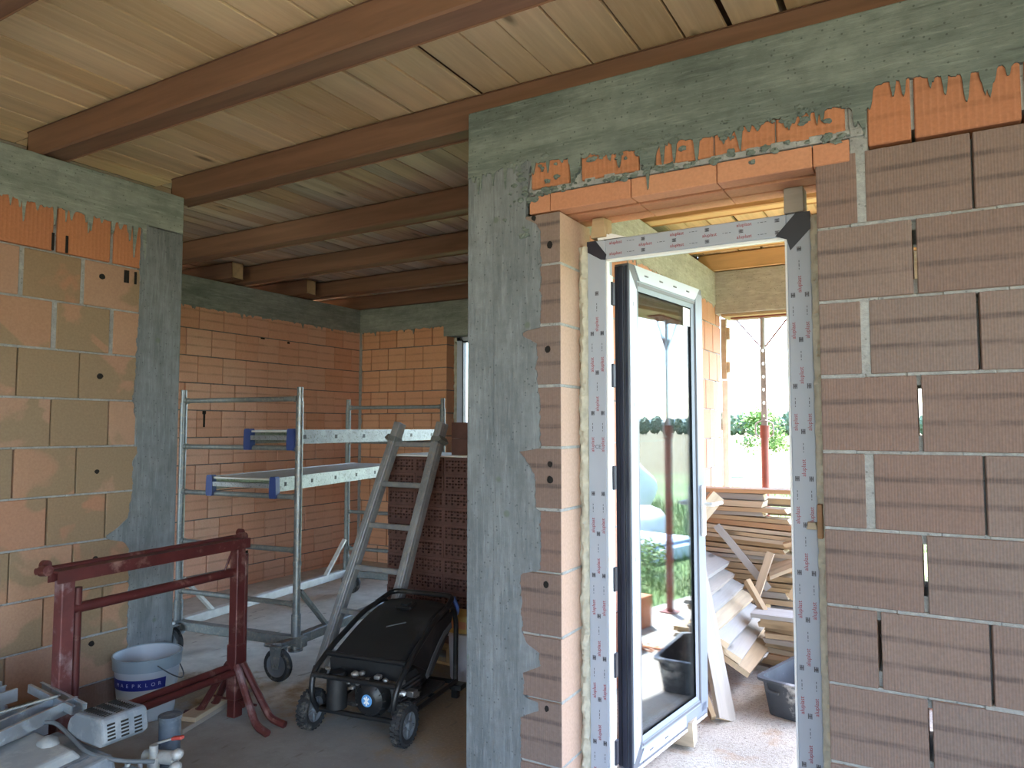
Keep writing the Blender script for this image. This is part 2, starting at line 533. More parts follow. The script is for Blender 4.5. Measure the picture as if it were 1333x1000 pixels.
ALU_TOP = plain('plank_deck', (.52, .52, .50), .6, .3, .12, 18, .4)
LADDER = metal('aluminium_ladder', (.34, .355, .37), .55, spots=(.33, .315, .295), met=.45, sc=7)
BLUE_CAP = plain('blue_plastic_cap', (.03, .055, .19), .45, 0, .1, 9, 0)
RUBBER = plain('black_rubber', (.018, .02, .024), .75, 0, .2, 30, .2, dust=(.12, .115, .105), dustf=.25)
RIM_GREY = plain('grey_wheel_rim', (.12, .135, .155), .5, .1, .1, 10, .1)
RED_PAINT = plain('oxide_red_paint', (.085, .018, .018), .5, .1, .2, 12, .2, dust=(.24, .13, .11), dustf=.22)
RED_PAINT_D = plain('oxide_red_paint_dusty', (.11, .03, .03), .6, .05, .2, 16, .3, dust=(.22, .15, .16), dustf=.45)
BUCKET = plain('bucket_plastic', (.40, .46, .52), .4, 0, .06, 5, .02, dust=(.40, .43, .44), dustf=.15)
BUCKET_RIM = plain('bucket_rim_plastic', (.24, .31, .36), .4, 0, .06, 5, .02)
BLUE_LABEL = plain('blue_label', (.008, .018, .20), .45, 0, .08, 5, 0)
LABEL_TXT = plain('label_lettering', (.45, .5, .68), .5, 0, .05, 5, 0)
BLACK_GEN = plain('black_generator_paint', (.010, .011, .013), .38, 0, .2, 8, .1, dust=(.05, .05, .05), dustf=.2)
BLACK_COVER = plain('black_cover', (.012, .013, .015), .5, 0, .2, 6, .1, dust=(.04, .04, .042), dustf=.35)
ENGINE = metal('engine_castings', (.10, .10, .105), .5, spots=(.03, .03, .03), met=.6, sc=12)
ENGINE_L = metal('bare_cast_metal', (.45, .45, .45), .4, met=.8)
BLUE_LOGO = plain('blue_logo', (.10, .30, .62), .4, 0, .05, 5, 0)
CAST_GREY = plain('dusty_machine_casing', (.15, .18, .215), .75, .05, .12, 9, .4, dust=(.28, .305, .33), dustf=.5)
CAST_DARK = plain('machine_dark_panel', (.07, .09, .12), .7, .1, .2, 9, .3, dust=(.22, .25, .28), dustf=.35)
DUST_LIGHT = plain('machine_dusty_lid', (.25, .275, .29), .85, 0, .12, 10, .4, dust=(.36, .37, .37), dustf=.4)
CHANNEL = metal('zinc_channel', (.50, .55, .60), .38, spots=(.30, .34, .37), met=.75, sc=5)
VALVE = metal('brass_fitting_dusty', (.50, .52, .52), .5, spots=(.35, .36, .36), met=.5)
RED_HANDLE = plain('red_lever', (.35, .05, .04), .5)
CABLE = plain('grey_cable', (.09, .105, .12), .6)
HOLLOW = plain('dark_red_hollow_brick', (.125, .062, .052), .9, 0, .22, 9, .4)
HOLLOW_IN = plain('brick_cavity', (.03, .016, .014), .95, 0, .2, 9, .2)
PALLET = plain('pallet_wood', (.36, .25, .14), .85, 0, .2, 12, .4)
WHITE_SHEET = plain('white_sheet', (.88, .88, .86), .55, 0, .04, 4, .1)
YELLOW_BOX = plain('yellow_card', (.52, .36, .13), .7, 0, .08, 6, .1)
ORANGE_TXT = plain('orange_print', (.55, .25, .15), .7, 0, .08, 6, 0)
TUB = plain('black_tub', (.05, .06, .075), .6, 0, .2, 7, .3, dust=(.55, .56, .56), dustf=.28)
CAVITY = plain('dark_hole', (.012, .01, .009), 1, 0, .1, 5, 0)
BARK = plain('bark', (.12, .08, .05), .9, 0, .2, 20, .6)
TARP = plain('white_tarpaulin', (.72, .74, .76), .5, 0, .05, 6, .3)
SACK = plain('white_sack', (.66, .68, .72), .6, 0, .08, 8, .4)
PROP_RED = plain('prop_red_tube', (.20, .055, .04), .6, .1, .15, 12, .2)
PROP_GREY = metal('prop_inner_tube', (.40, .40, .42), .5, met=.5)

def leafmat(name, a, b):
    t = NT(name)
    c = t.mix(t.orand(), a, b)
    c = t.mix(t.noise(t.pos(), 1.3, 4), c, tuple(x * .7 for x in a))
    t.b.inputs['Subsurface Weight'].default_value = 0
    return t.fin(c, .6)
LEAF = leafmat('leaf_bright', (.10, .20, .035), (.14, .25, .05))
LEAF_D = leafmat('leaf_hedge', (.07, .125, .065), (.09, .15, .08))  # paler, bluer green puts distance haze into the leaf colour
GRASS = leafmat('grass_blade', (.15, .23, .07), (.22, .30, .11))

def ground_mat():
    t = NT('ground_grass_field'); p = t.pos(); s = t.sep(p)
    n = t.noise(p, .35, 6, .6); n2 = t.noise(p, 5, 6, .7)
    r = t.math('SQRT', t.math('ADD', t.math('MULTIPLY', s[0], s[0]), t.math('MULTIPLY', s[1], s[1])))
    r = t.math('ADD', r, t.math('MULTIPLY', n, 5.0))
    g = t.mix(t.ramp(n2, [(.3, 0), (.7, 1)]), (.07, .13, .03), (.15, .21, .07))
    g = t.mix(t.ramp(n, [(.5, 0), (.62, .6)]), g, (.19, .17, .09))
    # unseen bare soil tone behind the house, added to warm the bounce light
    sy = t.math('ADD', s[1], t.math('MULTIPLY', n, 3.0))
    g = t.mix(t.smooth(sy, 3.2, 2.0), g, t.mix(t.ramp(n2, [(.3, 0), (.7, 1)]), (.215, .205, .115), (.31, .30, .18)))
    w = t.mix(t.ramp(t.noise(t.scale(p, (1, 1, 1)), .5, 6, .7), [(.3, 0), (.7, 1)]), (.10, .082, .033), (.135, .11, .05))
    c = t.mix(t.smooth(r, 24.0, 32.0), g, w)
    t.bump(n2, .5, .05)
    return t.fin(c, .95)
GROUND = ground_mat()
HILLS = plain('far_hill', (.13, .17, .20), .95, 0, .2, .01, 0)

def glass_mat():
    t = NT('pane_glass')
    t.t.nodes.remove(t.b)
    gl = t.n('ShaderNodeBsdfGlossy'); gl.inputs['Roughness'].default_value = 0.0
    gl.inputs['Color'].default_value = (.93, .97, 1, 1)
    tr = t.n('ShaderNodeBsdfTransparent'); tr.inputs['Color'].default_value = (.90, .94, .95, 1)
    fr = t.n('ShaderNodeFresnel'); fr.inputs['IOR'].default_value = 1.52
    f = t.math('MULTIPLY_ADD', fr.outputs[0], .85, 0.02, clamp=True)      # coated insulating glass mirrors more than plain glass
    mx = t.n('ShaderNodeMixShader')
    t.l(f, mx.inputs[0]); t.l(tr.outputs[0], mx.inputs[1]); t.l(gl.outputs[0], mx.inputs[2])
    t.l(mx.outputs[0], t.out.inputs[0])
    return t.m
GLASS = glass_mat()
def clear_glass():
    t = NT('clear_window_glass'); t.t.nodes.remove(t.b)
    gl = t.n('ShaderNodeBsdfGlossy'); gl.inputs['Roughness'].default_value = 0.0
    tr = t.n('ShaderNodeBsdfTransparent'); tr.inputs['Color'].default_value = (.96, .98, .98, 1)
    fr = t.n('ShaderNodeFresnel'); fr.inputs['IOR'].default_value = 1.45
    mx = t.n('ShaderNodeMixShader'); t.l(fr.outputs[0], mx.inputs[0]); t.l(tr.outputs[0], mx.inputs[1]); t.l(gl.outputs[0], mx.inputs[2])
    t.l(mx.outputs[0], t.out.inputs[0])
    return t.m
CLEAR = clear_glass()

# ================================================================== ROOM SHELL
def mW(s, d, z): return Vector((s, 2.61 + d, z))
def mL(s, d, z): return Vector((-3.88 - d, s, z))
def mL2(s, d, z): return Vector((-5.83 - d, s, z))
def mF(s, d, z): return Vector((s, 6.46 + d, z))
def mE(s, d, z): return Vector((-1.65 - d, s, z))

def matrix_of(f):
    o = f(0, 0, 0); a = f(1, 0, 0) - o; b = f(0, 1, 0) - o; c = f(0, 0, 1) - o
    return Matrix(((a.x, b.x, c.x, o.x), (a.y, b.y, c.y, o.y), (a.z, b.z, c.z, o.z), (0, 0, 0, 1)))

def brick_wall(parent, f, mats, smin, smax, zjs, jfun, pitch, thick, openings=(), slits=(), wide=(), ztop=None, clip=None, topmat=None):
    """courses between consecutive zjs; bricks one mesh, mortar another"""
    M = matrix_of(f); bb = NB(); mo = NB(); rnd = random.Random(hash(parent.name) % 1000 + 3)
    for k in range(len(zjs) - 1):
        z0, z1 = zjs[k] + .005, zjs[k + 1] - .005
        zm = (z0 + z1) / 2
        iv = [(smin, smax)]
        for (a, b, c, d) in openings:
            if c < zm < d:
                nv = []
                for (p, q) in iv:
                    if b <= p or a >= q: nv.append((p, q)); continue
                    if a > p: nv.append((p, a))
                    if b < q: nv.append((b, q))
                iv = nv
        off = jfun(k)
        for (p, q) in iv:
            cuts = [p]; qe = q - .10 if q - p > .25 else q - .03
            n = math.floor((p - off) / pitch) + 1
            while off + n * pitch < qe:
                j = off + n * pitch
                if j > p + .03: cuts.append(j)
                n += 1
            cuts.append(q)
            for i in range(len(cuts) - 1):
                a, b = cuts[i], cuts[i + 1]
                ga = .003 + rnd.random() * .002 if a != p else 0
                gb = .003 + rnd.random() * .002 if b != q else 0
                for (kk, wa, wb) in wide:
                    if kk == k:
                        if abs(a - (wa + wb) / 2) < .06: ga = wb - a
                        if abs(b - (wa + wb) / 2) < .06: gb = b - wa
                for (kk, sj) in slits:
                    if kk == k:
                        if abs(a - sj) < .02: ga = .006
                        if abs(b - sj) < .02: gb = .006
                zt = z1
                if clip:
                    zt = clip(a, b, z1)
                dj = rnd.uniform(-.003, .003)
                box(bb, (a + ga, dj, z0), (b - gb, thick, zt), M, .0025)
                if i > 0:
                    sl = [sj for (kk, sj) in slits if kk == k and abs(a - sj) < .02]
                    wd = [(wa, wb) for (kk, wa, wb) in wide if kk == k and abs(a - (wa + wb) / 2) < .06]
                    if wd:
                        A = []; B = []; sd = rnd.random() * 99
                        for qi in range(19):
                            zq = z0 + (z1 - z0) * qi / 18
                            A.append((wd[0][0] - .004 + .006 * noise.noise(Vector((zq * 40, sd, 0))), zq))
                            B.append((wd[0][1] + .004 + .008 * noise.noise(Vector((zq * 35, sd, 3))), zq))
                        strip(mo, f, A, B, .004 + rnd.random() * .006, .05)
                        box(mo, (wd[0][0] - .002, .03, z0), (wd[0][1] + .002, thick * .9, z1), M)
                    elif sl:
                        box(mo, (a - .007, .02, z0), (a + .007, thick - .02, z0 + .05), M)
                        box(mo, (a - .007, .02, z1 - .03), (a + .007, thick - .02, z1), M)
                    else:
                        box(mo, (a - .006, .05 + rnd.random() * .03, z0), (a + .006, thick - .04, z1), M)
            s = p
            while s < q - .001:
                e = min(q, s + rnd.uniform(.08, .3))
                box(mo, (s, rnd.uniform(.0, .012), zjs[k] - .007), (e, thick - .004, zjs[k] + .007), M, .003)
                s = e
    build('brickwork', bb, mats[0], parent)
    build('mortar_joints', mo, mats[1], parent)

def strip(bm, f, A, B, d0, d1):
    """skin between two polylines on a wall plane; face at depth d0, edges folded back to d1"""
    n = len(A)
    fa = [bm.verts.new(f(a[0], d0, a[1])) for a in A]; fb = [bm.verts.new(f(b[0], d0, b[1])) for b in B]
    ba = [bm.verts.new(f(a[0], d1, a[1])) for a in A]; bb = [bm.verts.new(f(b[0], d1, b[1])) for b in B]
    for i in range(n - 1):
        bm.faces.new([fa[i], fa[i + 1], fb[i + 1], fb[i]])
        bm.faces.new([ba[i], fa[i], fa[i + 1], ba[i + 1]][::-1])
        bm.faces.new([fb[i], bb[i], bb[i + 1], fb[i + 1]][::-1])
        bm.faces.new([ba[i], bb[i], bb[i + 1], ba[i + 1]])
    bm.faces.new([fa[0], ba[0], bb[0], fb[0]]); bm.faces.new([fa[-1], ba[-1], bb[-1], fb[-1]])

def drip_edge(f, s0, s1, ztop, base, amp, drips, step=.008, d0=-.0075, bm=None, seed=1, dl=.07):
    rnd = random.Random(seed); dr = [(rnd.uniform(s0, s1), rnd.uniform(.004, .013), rnd.uniform(.012, dl) * rnd.random() ** .5) for _ in range(drips)]
    A = []; B = []; n = int((s1 - s0) / step)
    for i in range(n + 1):
        s = s0 + (s1 - s0) * i / n
        b = base(s) if callable(base) else base
        z = b - amp * abs(noise.noise(Vector((s * 9, seed, 0)))) - amp * .6 * abs(noise.noise(Vector((s * 40, seed, 5)))) - amp * .5 * abs(noise.noise(Vector((s * 130, seed, 9))))
        for (c, w, l) in dr:
            z -= l * max(0, 1 - ((s - c) / w) ** 2)
        A.append((s, ztop)); B.append((s, z))
    strip(bm, f, A, B, d0, .02)

def lerp_list(L, x):
    if x <= L[0][0]: return L[0][1]
    for (a, b), (c, d) in zip(L, L[1:]):
        if x <= c:
            return b + (d - b) * (x - a) / (c - a) if c > a else d
    return L[-1][1]

ZJ = [-.05 + .25 * k for k in range(11)]              # -.05 ... 2.45
# ---- the wall with the door
wall = root('wall_front', None, None, kind='structure')
wideB = [(k, -.195, -.168) for k in (9, 7, 5)]
def clipW(a, b, z1):
    return min(z1, 2.412) if (b < -.19 and z1 > 2.4) else z1
brick_wall(wall, mW, (BR_FRONT, MORTAR), -1.56, 2.4, ZJ, lambda k: -.034 if k % 2 == 0 else .13, .297, .30,
           openings=[(-1.29, -.32, 0, 2.44)], slits=[(8, -.034), (6, -.034), (4, -.034), (2, -.034), (3, -.167)], wide=wideB, clip=clipW)
bm = NB(); M = matrix_of(mW)
for (a, b, z0, z1) in ((-1.421, -1.245, 2.523, 2.70), (-1.192, -.95, 2.52, 2.70), (-.884, -.665, 2.52, 2.70), (-.66, -.45, 2.518, 2.70), (-.445, -.225, 2.515, 2.70),
                       (-.157, -.032, 2.457, 2.74), (-.022, .26, 2.457, 2.74), (.27, .56, 2.457, 2.74), (.57, .86, 2.457, 2.74)):
    z1 = min(z1, 2.69)
    box(bm, (a, 0, z0), (b, .3, z1), M, .004)
build('cut_bricks', bm, BR_TOP, wall)
bm = NB()
box(bm, (-1.45, .012, 2.49), (2.4, .298, 2.66), M)
for i in range(30):
    s = -1.43 + i * .042
    box(bm, (s, -.002 - random.random() * .004, 2.497), (s + .045, .03, 2.515 + random.random() * .014), M, .003)
box(bm, (-.215, .004, 2.40), (-.158, .05, 2.66), M, .004)
build('mortar_bed', bm, MORTAR, wall)
bm = NB()
for i, (a, b) in enumerate(((-1.43, -1.335), (-1.333, -.985), (-.982, -.655), (-.652, -.33), (-.327, -.214))):
    box(bm, (a, -.002, 2.418), (b, .075, 2.493), M, .003)
    for q in range(3):                                     # three rows of hollow clay lintel shells across the wall
        if q: box(bm, (a, .005 + q * .098, 2.418), (b, .073 + q * .098 + .022, 2.493), M, .003)
build('clay_lintel', bm, LINTEL, wall)
bm = NB()
box(bm, (-1.74, 0, 0), (-1.49, .30, 2.66), M, .004)
colb = sorted([(2.66, -1.40), (2.606, -1.428), (2.478, -1.443), (2.403, -1.45), (2.377, -1.403), (2.344, -1.378), (2.024, -1.378), (1.936, -1.382), (1.931, -1.462), (1.906, -1.462), (1.876, -1.397), (1.699, -1.397), (1.645, -1.383), (1.446, -1.383), (1.431, -1.48), (1.376, -1.43), (1.314, -1.405), (1.206, -1.405), (1.189, -1.381), (0.959, -1.381), (0.935, -1.474), (0.711, -1.467), (0.659, -1.445), (0.632, -1.386), (0.577, -1.386), (0.544, -1.46), (0.447, -1.46), (0.438, -1.393), (0.405, -1.393), (0.363, -1.474), (0.0, -1.471)])
A = []; B = []
for i in range(330):
    z = 2.66 * i / 329
    x = lerp_list(colb, z) + .010 * noise.noise(Vector((z * 25, 1, 0))) + .006 * noise.noise(Vector((z * 90, 2, 0)))
    A.append((-1.6, z)); B.append((x, z))
strip(bm, mW, A, B, -.0045, .02)
build('concrete_column', bm, CONC_COL, wall)
bm = NB()
box(bm, (-1.74, 0, 2.655), (2.4, .30, 2.92), M, .004)
beamb = [(-1.74, 2.63), (-1.48, 2.645), (-1.428, 2.655), (-1.391, 2.64), (-1.243, 2.627), (-1.235, 2.56), (-1.20, 2.56), (-1.191, 2.633), (-1.049, 2.614), (-0.948, 2.601), (-.94, 2.54), (-0.89, 2.535), (-0.88, 2.62), (-0.687, 2.598), (-0.522, 2.615), (-0.246, 2.614), (-0.20, 2.60), (-.165, 2.50), (-.155, 2.62), (-0.129, 2.659), (-0.04, 2.663), (0.087, 2.64), (0.266, 2.64), (2.4, 2.64)]
drip_edge(mW, -1.735, 1.1, 2.70, lambda s: lerp_list(beamb, s), .022, 100, bm=bm, seed=4, dl=.085, step=.004)
build('ring_beam', bm, CONC_BEAM, wall)
bm = NB(); rs = random.Random(77)                      # cement squeezed out round the cut bricks
for k in range(150):
    x = rs.uniform(-1.62, -.16); z = 2.60 + rs.gauss(0, .018) if rs.random() < .5 else 2.505 + rs.gauss(0, .008)
    if x < -1.40: z = rs.uniform(2.32, 2.66); x = rs.gauss(-1.46, .05)
    s = rs.uniform(.004, .012)
    blob(bm, (x, 2.604, z), (s * 1.5, .006, s), 2, .8, 4, k)
build('cement_splash', bm, CONC_BEAM, wall)
bm = NB()
for (x, z) in ((-1.335, 2.278), (-1.347, 1.848), (-1.338, 1.384), (-1.338, 1.32), (-1.357, .904), (-1.355, .419), (-1.41, 2.401)):
    r = random.uniform(.012, .016)
    prism(bm, [(x + r * .8 * math.cos(a), 2.6065, z + r * math.sin(a) * random.uniform(.8, 1.2)) for a in [i * PI / 5 for i in range(10)]], (0, .02, 0))
build('core_hole', bm, CAVITY, wall, label='dark drilled holes in the brick edge beside the door')

# ---- near left wall, ending in a concrete column
wall = root('wall_left', None, None, kind='structure')
ZL = [-.07 + .25 * k for k in range(11)]
ZL[0] = -.02
wideL = [(k, j - .013, j + .013) for k in (8, 9) for j in (1.84 if k == 8 else 2.01, 2.145 if k == 8 else 2.31)]
brick_wall(wall, mL, (BR_LEFT, MORTAR), -3.2, 2.50, ZL[1:], lambda k: 2.145 if k % 2 == 0 else 2.01, .30, .30, wide=[(8, 1.833, 1.857), (8, 2.135, 2.155), (7, 1.70, 1.727), (7, 1.997, 2.023), (7, 2.297, 2.323)])
M = matrix_of(mL)
bm = NB()
for j in range(-20, 3):
    a = 1.70 + .3 * j
    box(bm, (a + .012, random.uniform(.0, .004), 2.437), (min(a + .288, 2.49), .3, 2.70), M, .003)
build('cut_bricks', bm, BR_TOPL, wall)
bm = NB(); box(bm, (-3.2, .02, 2.42), (2.48, .29, 2.72), M)
build('mortar_bed', bm, MORTAR, wall)
bm = NB(); s = -3.2
while s < 2.45:
    box(bm, (s + .003, .002, 0), (s + .297, .3, .172), M, .003); s += .3
build('base_course', bm, BR_DARK, wall)
bm = NB(); box(bm, (2.462, -.002, 0), (2.73, .30, 2.70), M, .005)
colL = sorted([(2.7, 2.463), (2.456, 2.46), (2.214, 2.468), (2.037, 2.455), (1.863, 2.456), (1.689, 2.444), (1.517, 2.472), (1.387, 2.477), (1.345, 2.451), (1.174, 2.456), (1.03, 2.435), (1.0, 2.40), (0.945, 2.315), (0.925, 2.33), (0.90, 2.42), (0.857, 2.449), (0.5, 2.452), (0.0, 2.449)])
A = []; B = []
for i in range(300):
    z = 2.7 * i / 299
    A.append((2.5, z)); B.append((lerp_list(colL, z) + .008 * noise.noise(Vector((z * 25, 7, 0))) + .005 * noise.noise(Vector((z * 80, 2, 0))), z))
strip(bm, mL, A, B, -.007, .02)
build('concrete_column', bm, CONC_COL, wall)
bm = NB(); box(bm, (-3.2, -.002, 2.685), (2.73, .30, 2.92), M, .005)
drip_edge(mL, -1.0, 2.49, 2.72, 2.672, .022, 150, bm=bm, seed=11, dl=.12, step=.004)
build('ring_beam', bm, CONC_BEAML, wall)
bm = NB()
for (y, z) in ((2.247, 2.35), (2.253, 1.807), (2.254, 1.295), (2.262, .835), (2.257, .391)):
    r = random.uniform(.011, .016)
    prism(bm, [(-3.877, y + r * math.cos(a) * random.uniform(.8, 1.2), z + r * math.sin(a)) for a in [i * PI / 5 for i in range(10)]], (-.02, 0, 0))
for i, y in enumerate((1.98, 2.05, 2.37, 2.385, 2.43)):
    box(bm, (y, -.004, 2.34 + .1 * (i < 2)), (y + .012, .01, 2.41 + .12 * (i < 2)), M)
build('core_hole', bm, CAVITY, wall, label='dark holes and chipped slots in the bricks')

# ---- far left wall
wall = root('wall_far_left', None, None, kind='structure')
ZF = [-.06 + .25 * k for k in range(11)] + [2.66]
brick_wall(wall, mL2, (BR_FARL, MORTAR_SHADE), .2, 6.46, ZF, lambda k: (.11 if k % 2 else .24), .27, .30)
M = matrix_of(mL2)
bm = NB(); box(bm, (.2, -.003, 2.655), (6.76, .30, 2.92), M, .005)
drip_edge(mL2, 3.6, 6.46, 2.70, 2.65, .02, 40, bm=bm, seed=21, dl=.05, step=.012)
build('ring_beam', bm, CONC_BEAML, wall)
bm = NB()
for (y, z, w_, h_) in ((4.36, 1.60, .018, .13), (4.35, 1.67, .035, .03), (4.85, .27, .05, .13), (5.35, 2.42, .03, .02), (5.0, 2.43, .05, .015)):
    box(bm, (y, -.004, z - h_ / 2), (y + w_, .02, z + h_ / 2), M, .002)
build('core_hole', bm, CAVITY, wall, label='dark chipped slots in the far left bricks')
# ---- far wall of the back room with a window
wall = root('wall_far', None, None, kind='structure')
brick_wall(wall, mF, (BR_FAR, MORTAR_SHADE), -5.83, -1.95, ZF, lambda k: (.10 if k % 2 else .225), .25, .30, openings=[(-4.575, -2.15, -.1, 2.58)])
M = matrix_of(mF)
bm = NB(); box(bm, (-6.1, -.003, 2.655), (-1.65, .30, 2.92), M, .005)
box(bm, (-4.62, -.004, 2.53), (-1.95, .30, 2.70), M, .005)
drip_edge(mF, -5.83, -4.6, 2.70, 2.65, .02, 16, bm=bm, seed=31, dl=.05, step=.012)
0 and drip_edge(mF, -4.66, -4.4, 2.70, lambda s: 2.62 - max(0, (s + 4.66)) * .4, .03, 4, bm=bm, seed=32, dl=.03, step=.012)
build('ring_beam', bm, CONC_BEAML, wall)
# mortar smear running down the corner
bm = NB(); A = []; B = []
for i in range(140):
    z = 2.66 * i / 139
    A.append((-5.84, z)); B.append((-5.79 + .022 * noise.noise(Vector((z * 14, 3, 0))), z))
strip(bm, mF, A, B, -.006, .02)
build('corner_mortar', bm, MORTAR, wall)
# ---- wall between the back room and the terrace
wall = root('wall_terrace', None, None, kind='structure')
brick_wall(wall, mE, (BR_TERR, MORTAR), 2.91, 6.62, ZF, lambda k: (.10 if k % 2 else .225), .25, .22)
M = matrix_of(mE)
bm = NB(); box(bm, (2.91, -.004, 2.64), (6.76, .22, 2.92), M, .005)
drip_edge(mE, 2.95, 6.5, 2.70, 2.63, .03, 46, bm=bm, seed=41, dl=.07)
build('ring_beam', bm, CONC_TERR, wall)
# ---- unseen sides of the house: openings let the daylight in
def plain_wall(name, lo, hi, holes, axis):
    bm = NB()
    a = axis; b = 1 - axis                      # a: running axis
    cuts = sorted({lo[a], hi[a]} | {h[0] for h in holes} | {h[1] for h in holes})
    for p, q in zip(cuts, cuts[1:]):
        zs = [(lo[2], hi[2])]
        for h in holes:
            if h[0] <= p and q <= h[1]:
                zs = [(lo[2], h[2]), (h[3], hi[2])]
        for z0, z1 in zs:
            if z1 - z0 > .01:
                l = list(lo); u = list(hi); l[a] = p; u[a] = q; l[2] = z0; u[2] = z1
                box(bm, l, u)
    return tag(build(name, bm, BR_FARL if axis else BR_FAR), kind='structure')
plain_wall('unseen_wall_back', (-3.88, -3.5, 0), (2.7, -3.2, 3.08), [(-1.4, 2.2, .0, 2.9)], 0)
plain_wall('unseen_wall_right', (2.4, -3.5, 0), (2.7, 2.91, 3.08), [(-3.4, .5, .0, 3.0)], 1)
plain_wall('unseen_wall_outer_left', (-7.3, -2.0, 0), (-7.0, 6.76, 3.08), [], 1)
plain_wall('unseen_wall_hall', (-7.0, -.6, 0), (-4.18, -.3, 3.08), [(-6.95, -4.22, .0, 3.0)], 0)

# ---- floors and ground
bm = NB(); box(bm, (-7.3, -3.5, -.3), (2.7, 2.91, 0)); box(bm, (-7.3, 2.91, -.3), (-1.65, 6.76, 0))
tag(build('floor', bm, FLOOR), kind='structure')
bm = NB(); box(bm, (-1.65, 2.91, -.3), (.56, 6.9, 0))
tag(build('floor_terrace', bm, TFLOOR), kind='structure')
def ground_mesh():
    bm = NB()
    rs = [0, 8, 14, 22, 34, 60, 110, 200, 420, 900]
    prev = None; seg = 64
    for r in rs:
        ring = [bm.verts.new((r * math.cos(2 * PI * k / seg), 3 + r * math.sin(2 * PI * k / seg), -.24 - (.0 if r < 30 else .0))) for k in range(seg)] if r else [bm.verts.new((0, 3, -.24))]
        if prev:
            for k in range(seg):
                if len(prev) == 1: bm.faces.new([prev[0], ring[k], ring[(k + 1) % seg]])
                else: bm.faces.new([prev[k], ring[k], ring[(k + 1) % seg], prev[(k + 1) % seg]])
        prev = ring
    return bm
tag(build('ground', ground_mesh(), GROUND), kind='structure')

# ---- ceiling: boards laid across the joists
def planks(xa, xb, ya, yb, z, seed, wmin=.14, wmax=.21, gap=(.006, .014)):
    bm = NB(); rnd = random.Random(seed); x = xa
    while x < xb:
        w = rnd.uniform(wmin, wmax); e = min(xb, x + w)
        box(bm, (x, ya + rnd.uniform(-.01, .01), z + rnd.uniform(0, .006)), (e, yb + rnd.uniform(-.01, .01), z + .026), None, .002)
        x = e + rnd.uniform(*gap) + (.018 if rnd.random() < .1 else 0)
    return bm
ceil = root('ceiling', None, None, kind='structure')
JY = [1.07, 1.92, 2.75, 3.77, 4.66, 5.59, 6.43]            # near edges of the joists, 0.14 wide
ZC = 3.085
build('boarding', planks(-4.3, 2.6, -3.4, 1.14, ZC, 1), PLANK_A, ceil)
build('boarding', planks(-4.3, 2.6, 1.14, 1.99, ZC, 2), PLANK_A, ceil)
build('boarding', planks(-4.3, 2.6, 1.99, 2.82, ZC, 3), PLANK_A, ceil)
for i in range(2, 6):
    build('boarding', planks(-7.0, -1.75, JY[i] + .07, JY[i + 1] + .07, ZC, 10 + i, .11, .19), PLANK_B, ceil)
build('boarding', planks(-7.0, -4.31, -.6, 2.82, ZC, 30), PLANK_B, ceil)
build('boarding', planks(-1.74, .75, 2.83, 6.8, ZC, 31), PLANK_T, ceil)
bm = NB(); box(bm, (-7.3, -3.5, ZC + .07), (2.7, 2.95, ZC + .25)); box(bm, (-7.3, 2.95, ZC + .07), (.78, 6.80, ZC + .25))
build('roof_slab', bm, JOIST, ceil)

# ================================================================== DOOR
def bw(name, bm, mat, r, **kw):
    """world-space mesh hung under an unrotated root"""
    bmesh.ops.translate(bm, verts=bm.verts[:], vec=-Vector(r.location))
    return build(name, bm, mat, r, **kw)

FX0, FX1, FZ0, FZ1, FY, FW = -1.255, -.365, .05, 2.322, 2.80, .083
door = root('door_1', 'open terrace door with film-wrapped grey frame and glazed leaf swung outward', 'door', (-.81, 2.84, 0), kind='structure')
bm = NB()
for (a, b, c, d) in ((FX0, FX0 + FW, FZ0, FZ1), (FX1 - FW, FX1, FZ0, FZ1)):
    box(bm, (a, FY, c), (b, FY + .078, d), None, .004)
box(bm, (FX0 + FW, FY, FZ1 - FW), (FX1 - FW, FY + .078, FZ1), None, .004)
box(bm, (FX0 + FW, FY + .02, FZ0), (FX1 - FW, FY + .078, FZ0 + .03), None, .004)
fr = bw('door_frame', bm, PVC_FILM, door)
def sub(name, bm, mat, p, **kw):
    """sub-part of a part whose own origin is its root's origin"""
    r = p.parent
    bmesh.ops.translate(bm, verts=bm.verts[:], vec=-Vector(r.location))
    return build(name, bm, mat, p, **kw)
# bright rebate lips
bm = NB()
box(bm, (FX0 + FW, FY + .003, FZ0), (FX0 + FW + .008, FY + .03, FZ1 - FW), None, .002)
box(bm, (FX1 - FW - .008, FY + .003, FZ0), (FX1 - FW, FY + .03, FZ1 - FW), None, .002)
box(bm, (FX0 + FW, FY + .003, FZ1 - FW - .010), (FX1 - FW, FY + .03, FZ1 - FW), None, .002)
box(bm, (FX0 + FW, FY + .034, FZ0 + .06), (FX0 + FW + .006, FY + .070, FZ1 - FW - .06), None, .002)
sub('rebate_lip', bm, PVC_WHITE, fr, label='bright white inner rebate edge of the frame')
bm = NB()
for zz in (.2, .55, .9, 1.32, 1.75, 2.1):
    box(bm, (FX0 + FW + .002, FY + .045, zz - .05), (FX0 + FW + .014, FY + .075, zz + .05), None, .003)
sub('hinge_plate', bm, NAVY, fr, label='dark hinge plates in the rebate')
